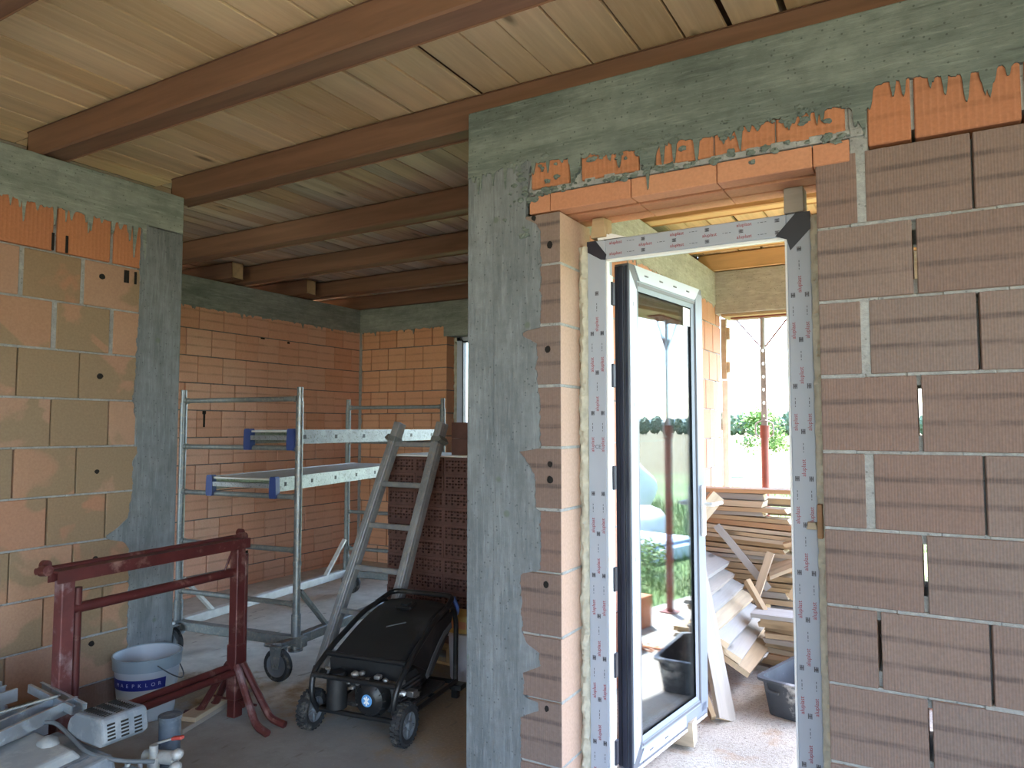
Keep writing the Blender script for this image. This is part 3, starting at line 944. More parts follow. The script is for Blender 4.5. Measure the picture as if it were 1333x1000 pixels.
# uncovered mitres
bm = NB(); y = FY - .0012
prism(bm, [(FX0, y, FZ1), (FX0 + .040, y, FZ1), (FX0 + FW + .006, y, FZ1 - FW + .018), (FX0 + FW, y, FZ1 - FW - .004), (FX0 + FW - .02, y, FZ1 - FW), (FX0, y, FZ1 - .045)], (0, .002, 0))
prism(bm, [(FX1, y, FZ1), (FX1, y, FZ1 - .065), (FX1 - FW + .012, y, FZ1 - FW - .055), (FX1 - FW, y, FZ1 - FW - .012), (FX1 - FW - .04, y, FZ1 - FW + .004), (FX1 - .05, y, FZ1)], (0, .002, 0))
sub('bare_mitre', bm, NAVY, fr, label='dark corners where the film is cut away')
# printing on the protective film
ti = NB(); tb = NB()
def mark(o, x, y, s=1.0):
    M = axes(o, x, y)
    text_bm(ti, 'aluplast', .0205 * s, M)
    for q, w in ((.055, .005), (.065, .012), (.082, .007)):
        box(tb, (q * s, -.0012 * s, -.0003), ((q + w) * s, .0012 * s, .0003), M)
    for dy in (-.008, -.0026, .0028):
        box(tb, (.122 * s, dy * s, -.0003), (.14 * s, (dy + .0036) * s, .0003), M)
    box(tb, (.129 * s, -.008 * s, -.0003), (.133 * s, .0064 * s, .0003), M)
yy = FY - .0008
for (xa, ph) in ((FX0 + .021, .02), (FX0 + .043, .19), (FX0 + .066, .02), (FX1 - .018, .11), (FX1 - .042, .28), (FX1 - .066, .11)):
    for k in range(7):
        z = .10 + ph + k * .335
        if z < 2.12:
            if abs(z - 1.38) < .17 and xa < -1 and abs(xa - FX0 - .043) < .01: continue
            mark((xa, yy, z), (0, 0, 1), (-1, 0, 0))
for (zr, ph) in ((FZ1 - .018, 0), (FZ1 - .041, .13), (FZ1 - .064, 0)):
    for k in range(3):
        x = FX0 + .13 + ph + k * .262
        if x < FX1 - .14: mark((x, yy, zr), (1, 0, 0), (0, 0, 1), .92)
text_bm(tb, 'CE', .022, axes((FX0 + .045, yy, 1.45), (1, 0, 0), (0, 0, 1)))
sub('film_print_red', ti, RED_INK, fr, label='red repeated lettering on the film')
sub('film_print_grey', tb, BLACK_INK, fr, label='dark small print, squares and conformity mark on the film')
# foam between masonry and frame
def foam(xa, xb, z0, z1, y0, y1, horizontal=False):
    bm = NB(); n = int((z1 - z0) / .012); rows = []
    for i in range(n + 1):
        z = z0 + (z1 - z0) * i / n; row = []
        for j in range(9):
            u = j / 8; x = xa + (xb - xa) * u
            y = y0 - .014 * math.sin(PI * u) - .016 * noise.noise(Vector((x * 30, z * 24, 1))) - .011 * noise.noise(Vector((x * 70, z * 75, 4)))
            row.append(bm.verts.new((x, y, z)))
        row.append(bm.verts.new((xb, y1, z))); row.append(bm.verts.new((xa, y1, z)))
        rows.append(row)
    for a, b in zip(rows, rows[1:]):
        k = len(a)
        for j in range(k):
            bm.faces.new([a[j], a[(j + 1) % k], b[(j + 1) % k], b[j]])
    bm.faces.new(rows[0]); bm.faces.new(rows[-1][::-1])
    return bm
bw('mounting_foam', foam(-1.290, FX0 + .003, .0, 2.30, 2.795, 2.87), FOAM, door, smooth=True, label='pale expanding foam squeezed between the brick jamb and the frame')
bw('mounting_foam', foam(FX1 - .001, -.320, .0, 2.30, 2.80, 2.87), FOAM, door, smooth=True, label='pale expanding foam squeezed between the brick jamb and the frame')
# ---- leaf, swung out
LD = Vector((.125, .992, 0)).normalized(); LN = Vector((LD.y, -LD.x, 0)); LO = Vector((-1.118, 2.935, 0))
def lf(s, n, z): return LO + LD * s + LN * n + Vector((0, 0, z))
ML = Matrix(((LD.x, LN.x, 0, LO.x), (LD.y, LN.y, 0, LO.y), (0, 0, 1, 0), (0, 0, 0, 1)))   # local: s along, n towards the room side, z
LW, LZ0, LZ1, SW = .79, .10, 2.245, .088
bm = NB()
box(bm, (0, -.072, LZ0), (SW, -.002, LZ1), ML, .003); box(bm, (LW - SW, -.072, LZ0), (LW, -.002, LZ1), ML, .003)
box(bm, (SW, -.072, LZ0), (LW - SW, -.002, LZ0 + SW), ML, .003); box(bm, (SW, -.072, LZ1 - SW), (LW - SW, -.002, LZ1), ML, .003)
leaf = bw('door_leaf', bm, ANTHRA, door, label='door leaf of dark grey profiles')
bm = NB()                                                # hinge side edge seen from the room
for n0, n1, s0 in ((-.070, -.052, -.004), (-.047, -.026, -.010), (-.022, -.006, -.004)):
    box(bm, (s0, n0, LZ0 + .01), (.004, n1, LZ1 - .01), ML, .002)
sub('edge_gasket', bm, NAVY, leaf, label='dark gaskets and hardware groove on the hinge edge')
bm = NB(); t = .0015
def mitre_rail(bm, s0, s1, z0, z1, side, cut=0.0):
    pass
# film on the room-side face, cut back at the mitres
c = .02
prism(bm, [ML @ Vector(p) for p in ((.004, t, LZ0 + .012 + c), (.004, t, LZ1 - .012 - c), (SW - .022, t, LZ1 - SW - c), (SW - .022, t, LZ0 + SW + c))], LN * -.003)
prism(bm, [ML @ Vector(p) for p in ((.03 + c, t, LZ1 - .003), (LW - .012 - c, t, LZ1 - .003), (LW - SW - c + .015, t, LZ1 - SW + .022), (SW + c - .01, t, LZ1 - SW + .022))], LN * -.003)
prism(bm, [ML @ Vector(p) for p in ((.03 + c, t, LZ0 + .018), (LW * .66, t, LZ0 + .018), (LW * .66, t, LZ0 + SW - .02), (SW + c - .01, t, LZ0 + SW - .02))], LN * -.003)
sub('protective_film', bm, PVC_FILM2, leaf, label='pale blue protective film on the leaf profiles')
bm = NB()
box(bm, (LW - SW + .004, -.003, LZ0 + .03), (LW - .002, .0012, LZ1 - .03), ML, .001)
box(bm, (LW * .66, -.003, LZ0 + .012), (LW - .02, .0012, LZ0 + SW - .018), ML, .001)
sub('bare_face', bm, GREYP, leaf, label='bare grey profile face without film')
bm = NB()
box(bm, (.01, -.06, LZ0 - .012), (LW - .01, .0, LZ0 + .002), ML, .002)
sub('bottom_strip', bm, PVC_WHITE, leaf, label='white strip along the bottom edge of the leaf')
bm = NB()                                                # sloped glazing beads
g0, g1 = SW, LW - SW; b = .020
def bead(p0, p1, inn):
    a, b_ = Vector(p0), Vector(p1)
    i = Vector(inn)
    q = [a, a + i * .02 + Vector((0, -.016, 0)), a + Vector((0, -.016, 0))]
    prism(bm, [ML @ v for v in q], (ML.to_3x3() @ (b_ - a)))
bead((g0 - .02, .0, LZ0 + SW - .02), (g0 - .02, .0, LZ1 - SW + .02), (2, 0, 0))
bead((g1 + .02, .0, LZ0 + SW - .02), (g1 + .02, .0, LZ1 - SW + .02), (-2, 0, 0))
bead((g0 - .02, .0, LZ0 + SW - .02), (g1 + .02, .0, LZ0 + SW - .02), (0, 0, 2))
bead((g0 - .02, .0, LZ1 - SW + .02), (g1 + .02, .0, LZ1 - SW + .02), (0, 0, -2))
sub('glazing_bead', bm, GREYP, leaf)
bm = NB()
for (a, b2) in ((g0 - .005, g0 + .020), (g1 - .02, g1 + .005)):
    box(bm, (a, -.05, LZ0 + SW), (b2, -.030, LZ1 - SW), ML)
box(bm, (g0, -.05, LZ0 + SW - .005), (g1, -.03, LZ0 + SW + .02), ML)
box(bm, (g0, -.05, LZ1 - SW - .02), (g1, -.03, LZ1 - SW + .005), ML)
sub('pane_spacer', bm, SILVER, leaf, label='light metal spacer around the double pane')
bm = NB()
box(bm, (g0 - .01, -.026, LZ0 + SW - .01), (g1 + .01, -.022, LZ1 - SW + .01), ML)
box(bm, (g0 - .01, -.056, LZ0 + SW - .01), (g1 + .01, -.052, LZ1 - SW + .01), ML)
sub('glass_pane', bm, GLASS, leaf, label='clear double glazing mirroring the garden')
bm = NB()
box(bm, (g1 - .10, -.0215, LZ1 - SW - .115), (g1 - .015, -.0205, LZ1 - SW - .025), ML)
sub('pane_sticker', bm, PVC_WHITE, leaf, label='small white sticker in the upper corner of the pane')
bm = NB()
hs = LW - .045
box(bm, (hs - .018, .0, .985), (hs + .018, .018, 1.24), ML, .005)
cyl(bm, ML @ Vector((hs, .01, 1.145)), ML @ Vector((hs, .058, 1.145)), .0105, 14)
tube(bm, bend([ML @ Vector((hs, .05, 1.145)), ML @ Vector((hs, .062, 1.145)), ML @ Vector((hs + .10, .066, 1.147))], .012), .0095, 12)
sub('door_handle', bm, PVC_WHITE, leaf, smooth=True, label='white lever handle on a long plate')
bm = NB()
for k in range(9):
    o = lf(SW * .36, .0025, .3 + k * .22)
    box(bm, (SW * .36 - .002, .001, .3 + k * .22), (SW * .36 + .002, .0022, .318 + k * .22), ML)
for k in range(4):
    s = .16 + k * .15
    Mt = axes(lf(s, .0026, LZ1 - .035), LD, (0, 0, 1)); text_bm(bm, 'aluplast', .013, Mt)
    if k < 2:
        Mt = axes(lf(s, .0026, LZ0 + .042), LD, (0, 0, 1)); text_bm(bm, 'aluplast', .013, Mt)
sub('film_print', bm, BLACK_INK, leaf, label='faint lettering on the leaf film')

# wedges and packers around the frame
def wedge(name, label, lo, hi, mat, taper=.6, group=None):
    lo = Vector(lo); hi = Vector(hi); bm = NB(); c = (lo + hi) / 2; h = hi - lo
    x0, x1 = -h.x / 2, h.x / 2; y0, y1 = -h.y / 2, h.y / 2; z1 = h.z
    hexa(bm, [(x0, y0, 0), (x1, y0, 0), (x1, y1, 0), (x0, y1, 0), (x0 + h.x * (1 - taper) / 2, y0, z1), (x1 - h.x * (1 - taper) / 2, y0, z1), (x1, y1, z1), (x0, y1, z1)])
    o = build(name, bm, mat, loc=(c.x, c.y, lo.z), bevel=.003)
    return tag(o, label, 'wedge', group)
wedge('wooden_wedge', 'wooden wedge block above the left end of the door frame head', (-1.235, 2.79, 2.333), (-1.165, 2.86, 2.417), BOARD_MATS[0], .7)
wedge('wooden_wedge', 'pale wooden block jammed above the right end of the door frame head', (-.455, 2.79, 2.323), (-.385, 2.87, 2.417), BOARD_MATS[2], .95)
wedge('wooden_wedge', 'dark wooden strip wedged beside the right door jamb', (-.363, 2.765, 1.14), (-.345, 2.80, 1.26), BOARD_MATS[3], .9)
o = wedge('wooden_wedge', 'small pale wedge poking over the right door frame', (-.40, 2.766, 1.17), (-.362, 2.796, 1.195), BOARD_MATS[1], .6)
bm = NB()
for i in range(3):
    hexa(bm, [(i * .028 - .04, -.03, 0), (i * .028 + .03, -.03, 0), (i * .028 + .03, .03, 0), (i * .028 - .04, .03, 0), (i * .028 - .045, -.028, .03 - i * .004), (i * .028 - .035, -.028, .03 - i * .004), (i * .028 - .035, .028, .03 - i * .004), (i * .028 - .045, .028, .03 - i * .004)])
tag(build('plastic_packer', bm, PVC_WHITE, loc=(-1.165, 2.83, 2.3225)), 'white plastic packers pushed in on top of the door frame head', 'packer')

# ================================================================== FAR WINDOW
win = root('window_1', 'half hidden white framed window in the far brick wall', 'window', (-3.36, 6.64, .0), kind='structure')
wx0, wx1, wz0, wz1 = -4.54, -2.18, .02, 2.56
bm = NB()
for (a, b2, c, d) in ((wx0, wx0 + .075, wz0, wz1), (wx1 - .075, wx1, wz0, wz1), (-3.40, -3.32, wz0, wz1)):
    box(bm, (a, 6.60, c), (b2, 6.67, d), None, .004)
box(bm, (wx0, 6.60, wz0), (wx1, 6.67, wz0 + .075), None, .004); box(bm, (wx0, 6.60, wz1 - .075), (wx1, 6.67, wz1), None, .004)
bw('window_frame', bm, PVC_FILM2, win)
bm = NB()
for (a, b2) in ((wx0 + .076, -3.402), (-3.318, wx1 - .076)):
    for (p, q) in ((a, a + .014), (b2 - .014, b2)):
        box(bm, (p, 6.597, wz0 + .076), (q, 6.66, wz1 - .076))
    box(bm, (a, 6.597, wz0 + .076), (b2, 6.66, wz0 + .09)); box(bm, (a, 6.597, wz1 - .09), (b2, 6.66, wz1 - .076))
prism(bm, [(wx0 + .01, 6.597, wz1 - .002), (wx0 + .03, 6.597, wz1 - .002), (wx0 + .09, 6.597, wz1 - .075), (wx0 + .07, 6.597, wz1 - .08)], (0, .004, 0))
bw('sash_gasket', bm, NAVY, win, label='dark gasket line inside the window frame')
bm = NB()
box(bm, (wx0 + .085, 6.628, wz0 + .085), (-3.405, 6.632, wz1 - .085)); box(bm, (-3.315, 6.628, wz0 + .085), (wx1 - .085, 6.632, wz1 - .085))
bw('glass_pane', bm, CLEAR, win)
bw('mounting_foam', foam(-4.575, wx0 + .004, .02, 2.57, 6.60, 6.66), FOAM, win, smooth=True, label='pale foam along the window jamb')

# ================================================================== JOISTS
def joist(x0, x1, y, label, mat, group, w=.14, z0=2.92, z1=3.083, endmat=None):
    L = x1 - x0; bm = NB(); n = 14; prev = None; sd = random.random() * 50
    for i in range(n + 1):
        x = -L / 2 + L * i / n
        ring = []
        for (sy, sz) in ((-1, 0), (1, 0), (1, 1), (-1, 1)):
            for k in (0, 1):
                cy_, cz_ = (.012, .004) if (k == 0) == (sy * (1 if sz else -1) > 0) else (.004, .012)
                yy_ = sy * (w / 2 - cy_); zz_ = (cz_ if sz == 0 else (z1 - z0) - cz_)
                d = noise.noise(Vector((x * 2.2, yy_ * 10 + sd, zz_ * 9))) * .004
                ring.append(bm.verts.new((x, yy_ + (d if 0 < i < n else 0), zz_ + (0 if sz else abs(d)))))
        if prev:
            for k in range(8):
                bm.faces.new([prev[k], prev[(k + 1) % 8], ring[(k + 1) % 8], ring[k]])
        else:
            bm.faces.new(ring)
        prev = ring
    bm.faces.new(prev[::-1])
    o = build('ceiling_joist', bm, [mat, endmat or mat], loc=((x0 + x1) / 2, y + w / 2, z0))
    for p in o.data.polygons:
        if len(p.vertices) == 8: p.material_index = 1
    return tag(o, label, 'joist', group)
G = 'brown ceiling joists'
joist(-4.05, 2.5, JY[0], 'brown timber joist cut off by the top left corner', JOIST, G)
joist(-4.05, 2.5, JY[1], 'nearest full brown timber joist across the top of the room', JOIST, G)
joist(-4.05, 2.5, JY[2], 'brown timber joist lying along the top of the door wall beam', JOIST, G)
joist(-6.0, -1.80, JY[3], 'scuffed dark joist just beyond the corner column', JOIST, G)
joist(-6.0, -1.80, JY[4], 'brown joist behind the scuffed one, beside the nearer pale block', JOIST, G, endmat=JOIST_END)
joist(-6.0, -1.80, JY[5], 'second last brown joist, beside the farther pale block', JOIST, G, endmat=JOIST_END)
joist(-7.0, -1.80, JY[6], 'last brown joist lying on the far wall beam', JOIST, G)
joist(-7.0, -5.60, 4.45, 'nearer joist stub with pale sawn end on the left wall beam', JOIST, 'joist stubs on the left wall', endmat=JOIST_END)
joist(-7.0, -5.60, 5.38, 'farther joist stub with pale sawn end on the left wall beam', JOIST, 'joist stubs on the left wall', endmat=JOIST_END)
G = 'fresh joists over the terrace'
for y, l in zip(JY[3:], ('fresh pale joist over the terrace nearest the door', 'second fresh joist over the terrace, seen through the doorway top', 'third fresh joist over the terrace, seen under the door frame head', 'last fresh joist over the terrace, resting on the far beam')):
    joist(-1.79, .72, y, l, JOIST_NEW, G)

# ---- terrace beams
b_ = NB(); box(b_, (-1.65, 6.45, 2.54), (.52, 6.75, 2.92), None, .004)
hd = tag(build('concrete_header', b_, CONC_TERR), 'pale concrete beam across the far side of the terrace', 'beam')
b_ = NB(); box(b_, (.22, 2.92, 2.49), (.52, 6.45, 2.92), None, .004)
tag(build('concrete_header', b_, CONC_TERR), 'concrete beam along the open right side of the terrace, mirrored in the glass', 'beam')
b_ = NB(); box(b_, (0, 0, 0), (1.9, .26, .025), None, .003)
tag(build('formwork_board', b_, BOARD_MATS[0], loc=(-1.6, 6.47, 2.514)), 'thin formwork board under the far terrace beam', 'board')
b_ = NB(); box(b_, (-.14, -1.9, 0), (.14, 1.6, .03), None, .003)
tag(build('formwork_board', b_, BOARD_MATS[0], loc=(.37, 4.85, 2.459)), 'formwork board under the right terrace beam, mirrored in the glass', 'board')
bm = NB(); box(bm, (-.012, -.03, 0), (.045, .02, 1.96), None, .003)
tag(build('corner_strip', bm, WHITE_STEEL, loc=(-1.635, 6.66, 0)), 'pale upright strip at the end of the terrace brick wall', 'strip')
for i, (z, h) in enumerate(((1.97, .55),)):
    bm = NB(); box(bm, (-.02, -.03, 0), (.03, .03, h), None, .004)
    box(bm, (.03, -.025, .06), (.06, .02, .16), None, .004); box(bm, (.03, -.025, .36), (.06, .02, .47), None, .004)
    tag(build('formwork_batten', bm, BOARD_MATS[1], loc=(-1.63, 6.66, z)), 'short timber batten with cleats at the top of the terrace wall end', 'batten')

# ================================================================== SCAFFOLD TOWER
SO = Vector((-4.49, 3.2, 0)); SU = Vector((.9925, .122, 0)); SV = Vector((-.122, .9925, 0)); SWD, SLN = 1.0, 1.9
sc = root('scaffold_tower', 'rolling galvanised scaffold tower standing in front of the brick corner', 'scaffold', SO, math.atan2(SU.y, SU.x))
PH = 1.79
for (u, v) in ((0, 0), (SWD, 0), (0, SLN), (SWD, SLN)):
    bm = NB()
    cyl(bm, (u, v, .14), (u, v, PH - .09), .024, 18); cyl(bm, (u, v, PH - .10), (u, v, PH), .019, 18)
    cyl(bm, (u, v, .14), (u, v, .36), .030, 18)
    for z in (.17 + .1, .66): cyl(bm, (u, v, z), (u, v, z + .025), .0275, 18)
    p = build('post', bm, GALV if v == 0 else GALV_OLD, sc, smooth=True)
for v in (0, SLN):
    for z in (1.715, 1.40, 1.09, .755, .42):
        bm = NB(); cyl(bm, (0.02, v, z), (SWD - .02, v, z), .0165, 14)
        for u in (.03, SWD - .03): cyl(bm, (u - .012, v, z), (u + .012, v, z), .021, 14)
        build('rung', bm, GALV_OLD, sc, smooth=True)
    bm = NB(); box(bm, (-.06, v - .03, .165), (SWD + .07, v + .03, .225), None, .005)
    build('cross_beam', bm, GALV_OLD, sc)
for u, m in ((.0, WHITE_STEEL), (SWD, GALV_OLD)):  # left beam and braces coloured paler, as if lit by the window
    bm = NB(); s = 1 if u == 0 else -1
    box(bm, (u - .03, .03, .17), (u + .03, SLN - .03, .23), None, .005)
    build('side_beam', bm, m, sc, label='steel beam with the window light in its pale colour' if u == 0 else None)
    bm = NB()
    bar(bm, (u, .03, .50), (u, .30, .225), .036, .02); bar(bm, (u, SLN - .03, .50), (u, SLN - .30, .225), .036, .02)
    build('brace', bm, m, sc)
for i, (u, v, du, dv) in enumerate(((0, 0, .03, -.08), (SWD, 0, .01, -.17), (0, SLN, .02, .05), (SWD, SLN, -.02, .05))):
    bm = NB(); cu, cv = u + du, v + dv
    cyl(bm, (u, v, .145), (u, v, .21), .032, 16); cyl(bm, (u, v, .135), (u, v, .15), .045, 16)
    for s in (-1, 1):
        prism(bm, [(cu - .045, cv + s * .028, .21), (cu + .045, cv + s * .028, .21), (cu + .02, cv + s * .028, .08), (cu - .02, cv + s * .028, .08)], (0, .004, 0))
    box(bm, (cu - .05, cv - .032, .206), (cu + .05, cv + .032, .213))
    box(bm, (cu - .10, cv - .02, .200), (cu - .04, cv + .02, .217), None, .004)
    cyl(bm, (cu, cv - .04, .10), (cu, cv + .04, .10), .009, 10); bar(bm, (u, v, .20), (cu, cv, .213), .05, .03)
    c = build('caster', bm, GALV, sc, smooth=True)
    Mx = Matrix.Translation((cu, cv, .10)) @ Matrix.Rotation(PI / 2, 4, 'X')
    bm = NB(); lathe(bm, [(.070, -.02), (.088, -.021), (.098, -.013), (.10, 0), (.098, .013), (.088, .021), (.070, .02)], 30, Mx, True)
    build('tyre', bm, RUBBER, c, smooth=True, label='black rubber tyre')
    bm = NB(); lathe(bm, [(0, -.012), (.02, -.02), (.022, -.012), (.06, -.012), (.071, -.02), (.071, .02), (.06, .012), (.022, .012), (.02, .02), (0, .012)], 24, Mx)
    build('wheel_disc', bm, RIM_GREY, c, smooth=True, label='grey wheel disc')

def scaf(u, v, z): return SO + SU * u + SV * v + Vector((0, 0, z))
def platform(label, a, b, c, d, z0, z1):
    """plan corners: near-left, near-right, far-right, far-left (tower coordinates); deck z near, far"""
    A, B, C_, D = scaf(*a, z0), scaf(*b, z0), scaf(*c, z1), scaf(*d, z1)
    o = (A + B + C_ + D) / 4; r = root('scaffold_platform', label, 'scaffold platform', o, 0, 'platforms on the scaffold tower')
    A, B, C_, D = (q - o for q in (A, B, C_, D)); H = Vector((0, 0, 1))
    wv = (B - A).normalized(); lv = (C_ - B).normalized()
    bm = NB(); t = .012
    hexa(bm, [A + wv * .02 + H * .0, B - wv * .02, C_ - wv * .02, D + wv * .02] + [q + H * t for q in (A + wv * .02, B - wv * .02, C_ - wv * .02, D + wv * .02)])
    build('deck', bm, ALU_TOP, r, label='dusty walking surface')
    for P0, P1, sg in ((A, D, 1), (B, C_, -1)):
        bm = NB()
        w = wv * sg
        def pt(P, a_, h): return P + w * a_ + H * h
        prof = [(0, -.075), (.028, -.075), (.028, -.068), (.008, -.068), (.008, .006), (.028, .006), (.028, .016), (0, .016)]
        prism(bm, [pt(P0, a_, h) for a_, h in prof], P1 - P0)
        rail = build('side_rail', bm, ALU, r)
        bm = NB()
        for k in range(6):
            f = (k + .35) / 6
            q = P0 + (P1 - P0) * f - w * .0015 + H * -.03
            bar(bm, q, q + w * .003, .026, .026)
        build('rivet_plate', bm, NAVY, rail, label='small dark square openings along the rail')
        bm = NB()
        q = P0 - lv * .015
        hx = [(-.012, -.115), (.034, -.115), (.04, -.09), (.036, .012), (.03, .024), (-.008, .024), (-.014, .012), (-.018, -.09)]
        prism(bm, [q + w * a_ + H * h for a_, h in hx], lv * .045)
        build('end_cap', bm, BLUE_CAP, r, label='dark blue plastic end hook')
    bm = NB()
    bar(bm, A + H * -.035 + lv * .02 + wv * .02, B + H * -.035 + lv * .02 - wv * .02, .06, .03)
    bar(bm, C_ + H * -.035 - lv * .02 - wv * .02, D + H * -.035 - lv * .02 + wv * .02, .06, .03)
    build('end_beam', bm, ALU, r)
platform('upper aluminium scaffold plank, level, with blue end hooks', (.59, -.02), (.965, -.02), (.99, SLN + .04), (.60, SLN + .04), 1.50, 1.50)
platform('lower aluminium scaffold plank with blue end hooks, lying askew on the rungs', (.27, -.02), (.83, -.02), (.56, SLN + .04), (.03, SLN + .04), 1.19, 1.19)

# ================================================================== RED TRESTLE
tr = root('steel_trestle', 'dark red steel building trestle standing beside the white bucket', 'trestle', (-3.16, 2.16, 0), math.radians(4))
TL = .46
def post_x(y): return 0
for y, dusty in ((-TL, True), (TL, False)):
    bm = NB(); box(bm, (-.028, y - .028, .03), (.028, y + .028, .90), None, .004)
    box(bm, (-.033, y - .033, .12), (.033, y + .033, .40), None, .004)
    p = build('upright', bm, RED_PAINT_D if dusty else RED_PAINT, tr)
    bm = NB(); yy = y + (.065 if y < 0 else -.065)
    cyl(bm, (0, y + (.055 if y < 0 else .048), .06), (0, y + (.055 if y < 0 else .048), .86), .018, 14)
    build('inner_tube', bm, RED_PAINT, tr, smooth=True)
    for s in (-1, 1):
        for q in (-1, 1):
            bm = NB()
            tube(bm, bend([(s * .03, y + q * .02, .30), (s * .20, y + q * .05, .035), (s * .29, y + q * .06, .015)], .06), [.022] * 13 if False else .019, 8)
            build('foot', bm, RED_PAINT_D if (s > 0 and q < 0) else RED_PAINT, tr, smooth=True)
bm = NB(); prism(bm, [(-.036, -TL - .05, .945), (.036, -TL - .05, .945), (.036, -TL - .05, .895), (.028, -TL - .05, .895), (.028, -TL - .05, .937), (-.028, -TL - .05, .937), (-.028, -TL - .05, .895), (-.036, -TL - .05, .895)], (0, 2 * TL + .10, 0))
build('top_channel', bm, RED_PAINT, tr)
bm = NB(); cyl(bm, (-.05, -TL - .09, .945), (-.05, TL + .06, .945), .014, 12)
build('top_rod', bm, RED_PAINT, tr, smooth=True)
for y in (-TL - .06, TL + .055):
    bm = NB(); cyl(bm, (-.045, y - .01, .945), (.0, y - .01, .95), .022, 16); cyl(bm, (-.045, y + .012, .965), (-.07, y + .012, .965), .02, 16)
    build('end_ring', bm, RED_PAINT, tr, smooth=True)
bm = NB(); cyl(bm, (0, -TL, .775), (0, TL, .775), .022, 14)
build('middle_rail', bm, RED_PAINT, tr, smooth=True)
bm = NB(); tube(bm, bend([(.0, TL - .03, .90), (.01, TL - .07, .85), (0, TL - .09, .78)], .02), .006, 8)
build('bracing_rod', bm, RED_PAINT, tr, smooth=True)
for dz, dx in ((0, .015), (.045, -.02)):
    bm = NB(); cyl(bm, (dx, -TL, .262 + dz * .5), (dx, TL, .262 + dz * .5), .018, 14)
    build('bottom_rail', bm, RED_PAINT, tr, smooth=True)
bm = NB()
for s in (-1, 1): cyl(bm, (s * .10, -TL - .03, .16), (s * .10, TL + .03, .16), .006, 8) if False else cyl(bm, (-.15, s * TL, .11), (.15, s * TL, .11), .006, 8)
build('tie_rod', bm, RED_PAINT, tr)

# ================================================================== BUCKET
bk = root('plastic_bucket', 'white plastic bucket with a dark blue lettered band, by the left column', 'bucket', (-3.685, 2.45, 0), math.radians(-33))
def br(z): return .135 + .030 * z / .325
bm = NB()
lathe(bm, [(0, .004), (br(0) - .01, .0), (br(0), .008), (br(.262), .262), (br(.262) + .006, .264), (br(.262) + .008, .312), (br(.325) + .006, .323), (br(.325) + .002, .325), (br(.325) - .003, .318), (br(.1) - .006, .03), (0, .012)], 48)
body = build('body', bm, BUCKET, bk, smooth=True)
bm = NB(); lathe(bm, [(br(.262) + .004, .262), (br(.262) + .008, .263), (br(.262) + .0105, .312), (br(.325) + .0085, .325), (br(.325) + .001, .328), (br(.325) - .002, .305)], 48)
build('rim', bm, BUCKET_RIM, bk, smooth=True, label='grey blue reinforced rim')
def arcband(r0, z0, z1, a0, a1, n=26, d=.0015):
    bm = NB(); rows = []
    for i in range(n + 1):
        a = a0 + (a1 - a0) * i / n
        rows.append([bm.verts.new(((br(z) + r) * math.cos(a), (br(z) + r) * math.sin(a), z)) for (r, z) in ((r0, z0), (r0 + d, z0), (r0 + d, z1), (r0, z1))])
    for a, b2 in zip(rows, rows[1:]):
        for k in range(4): bm.faces.new([a[k], a[(k + 1) % 4], b2[(k + 1) % 4], b2[k]])
    bm.faces.new(rows[0]); bm.faces.new(rows[-1][::-1])
    return bm
# local -y faces the camera (rotated root)
build('label_band', arcband(.0005, .172, .226, math.radians(-125), math.radians(34)), BLUE_LABEL, body, label='dark blue label band')
bm = NB()
for i, chx in enumerate('MAEPKLOR'):
    a = math.radians(-60 + i * 11.7)
    o = ((br(.2) + .0024) * math.cos(a), (br(.2) + .0024) * math.sin(a), .199)
    text_bm(bm, chx, .026, axes(o, (-math.sin(a), math.cos(a), 0), (0, 0, 1)))
build('label_lettering', bm, LABEL_TXT, body, label='pale capital letters on the band')
bm = NB()
pts = [(-(br(.34) + .02) * math.cos(t2) if False else (br(.3) + .016) * math.cos(t2), (br(.3) + .016) * math.sin(t2), .295 - .11 * math.sin(PI * k / 14)) for k, t2 in enumerate([math.radians(15 + k * 130 / 14) for k in range(15)])]
tube(bm, pts, .0032, 7)
build('bail_handle', bm, CABLE, bk, smooth=True, label='thin wire handle hanging down')

# ================================================================== LADDER
la = root('leaning_ladder', 'weathered grey ladder leaning on the hollow brick stack', 'ladder', (-3.0, 3.36, 0))
TLf, TRt = Vector((-.115, .50, 1.56)), Vector((.235, .50, 1.56)); BL, BR_ = Vector((-.33, 0, .02)), Vector((.125, 0, .02))
for a, b2, sg in ((BL, TLf, 1), (BR_, TRt, -1)):
    bm = NB(); d = (b2 - a).normalized()
    M = axes(a, (1, 0, 0), Vector((0, d.z, -d.y)))
    yv = d.cross(Vector((1, 0, 0))).normalized(); xv = yv.cross(d).normalized()
    Mx = Matrix(((xv.x, yv.x, d.x, a.x), (xv.y, yv.y, d.y, a.y), (xv.z, yv.z, d.z, a.z), (0, 0, 0, 1)))
    L = (b2 - a).length
    box(bm, (-.027, -.036, 0), (.027, .036, L), Mx, .004)
    box(bm, (-.009, -.0385, .02), (.009, .0385, L - .02), Mx, .002); box(bm, (-.0285, -.012, .02), (.0285, .012, L - .02), Mx, .002)
    st = build('stile', bm, LADDER, la)
    bm = NB(); box(bm, (-.031, -.04, -.018), (.031, .04, .035), Mx, .006)
    build('rubber_foot', bm, RUBBER, st)
    bm = NB(); box(bm, (-.032, -.041, L - .135), (.032, .041, L - .10), Mx, .003)
    prism(bm, [Mx @ Vector((sg * -.03, -.045, L - .14)), Mx @ Vector((sg * -.055, -.045, L - .12)), Mx @ Vector((sg * -.03, -.045, L - .09))], yv * .09)
    build('bracket', bm, GALV_OLD, st)
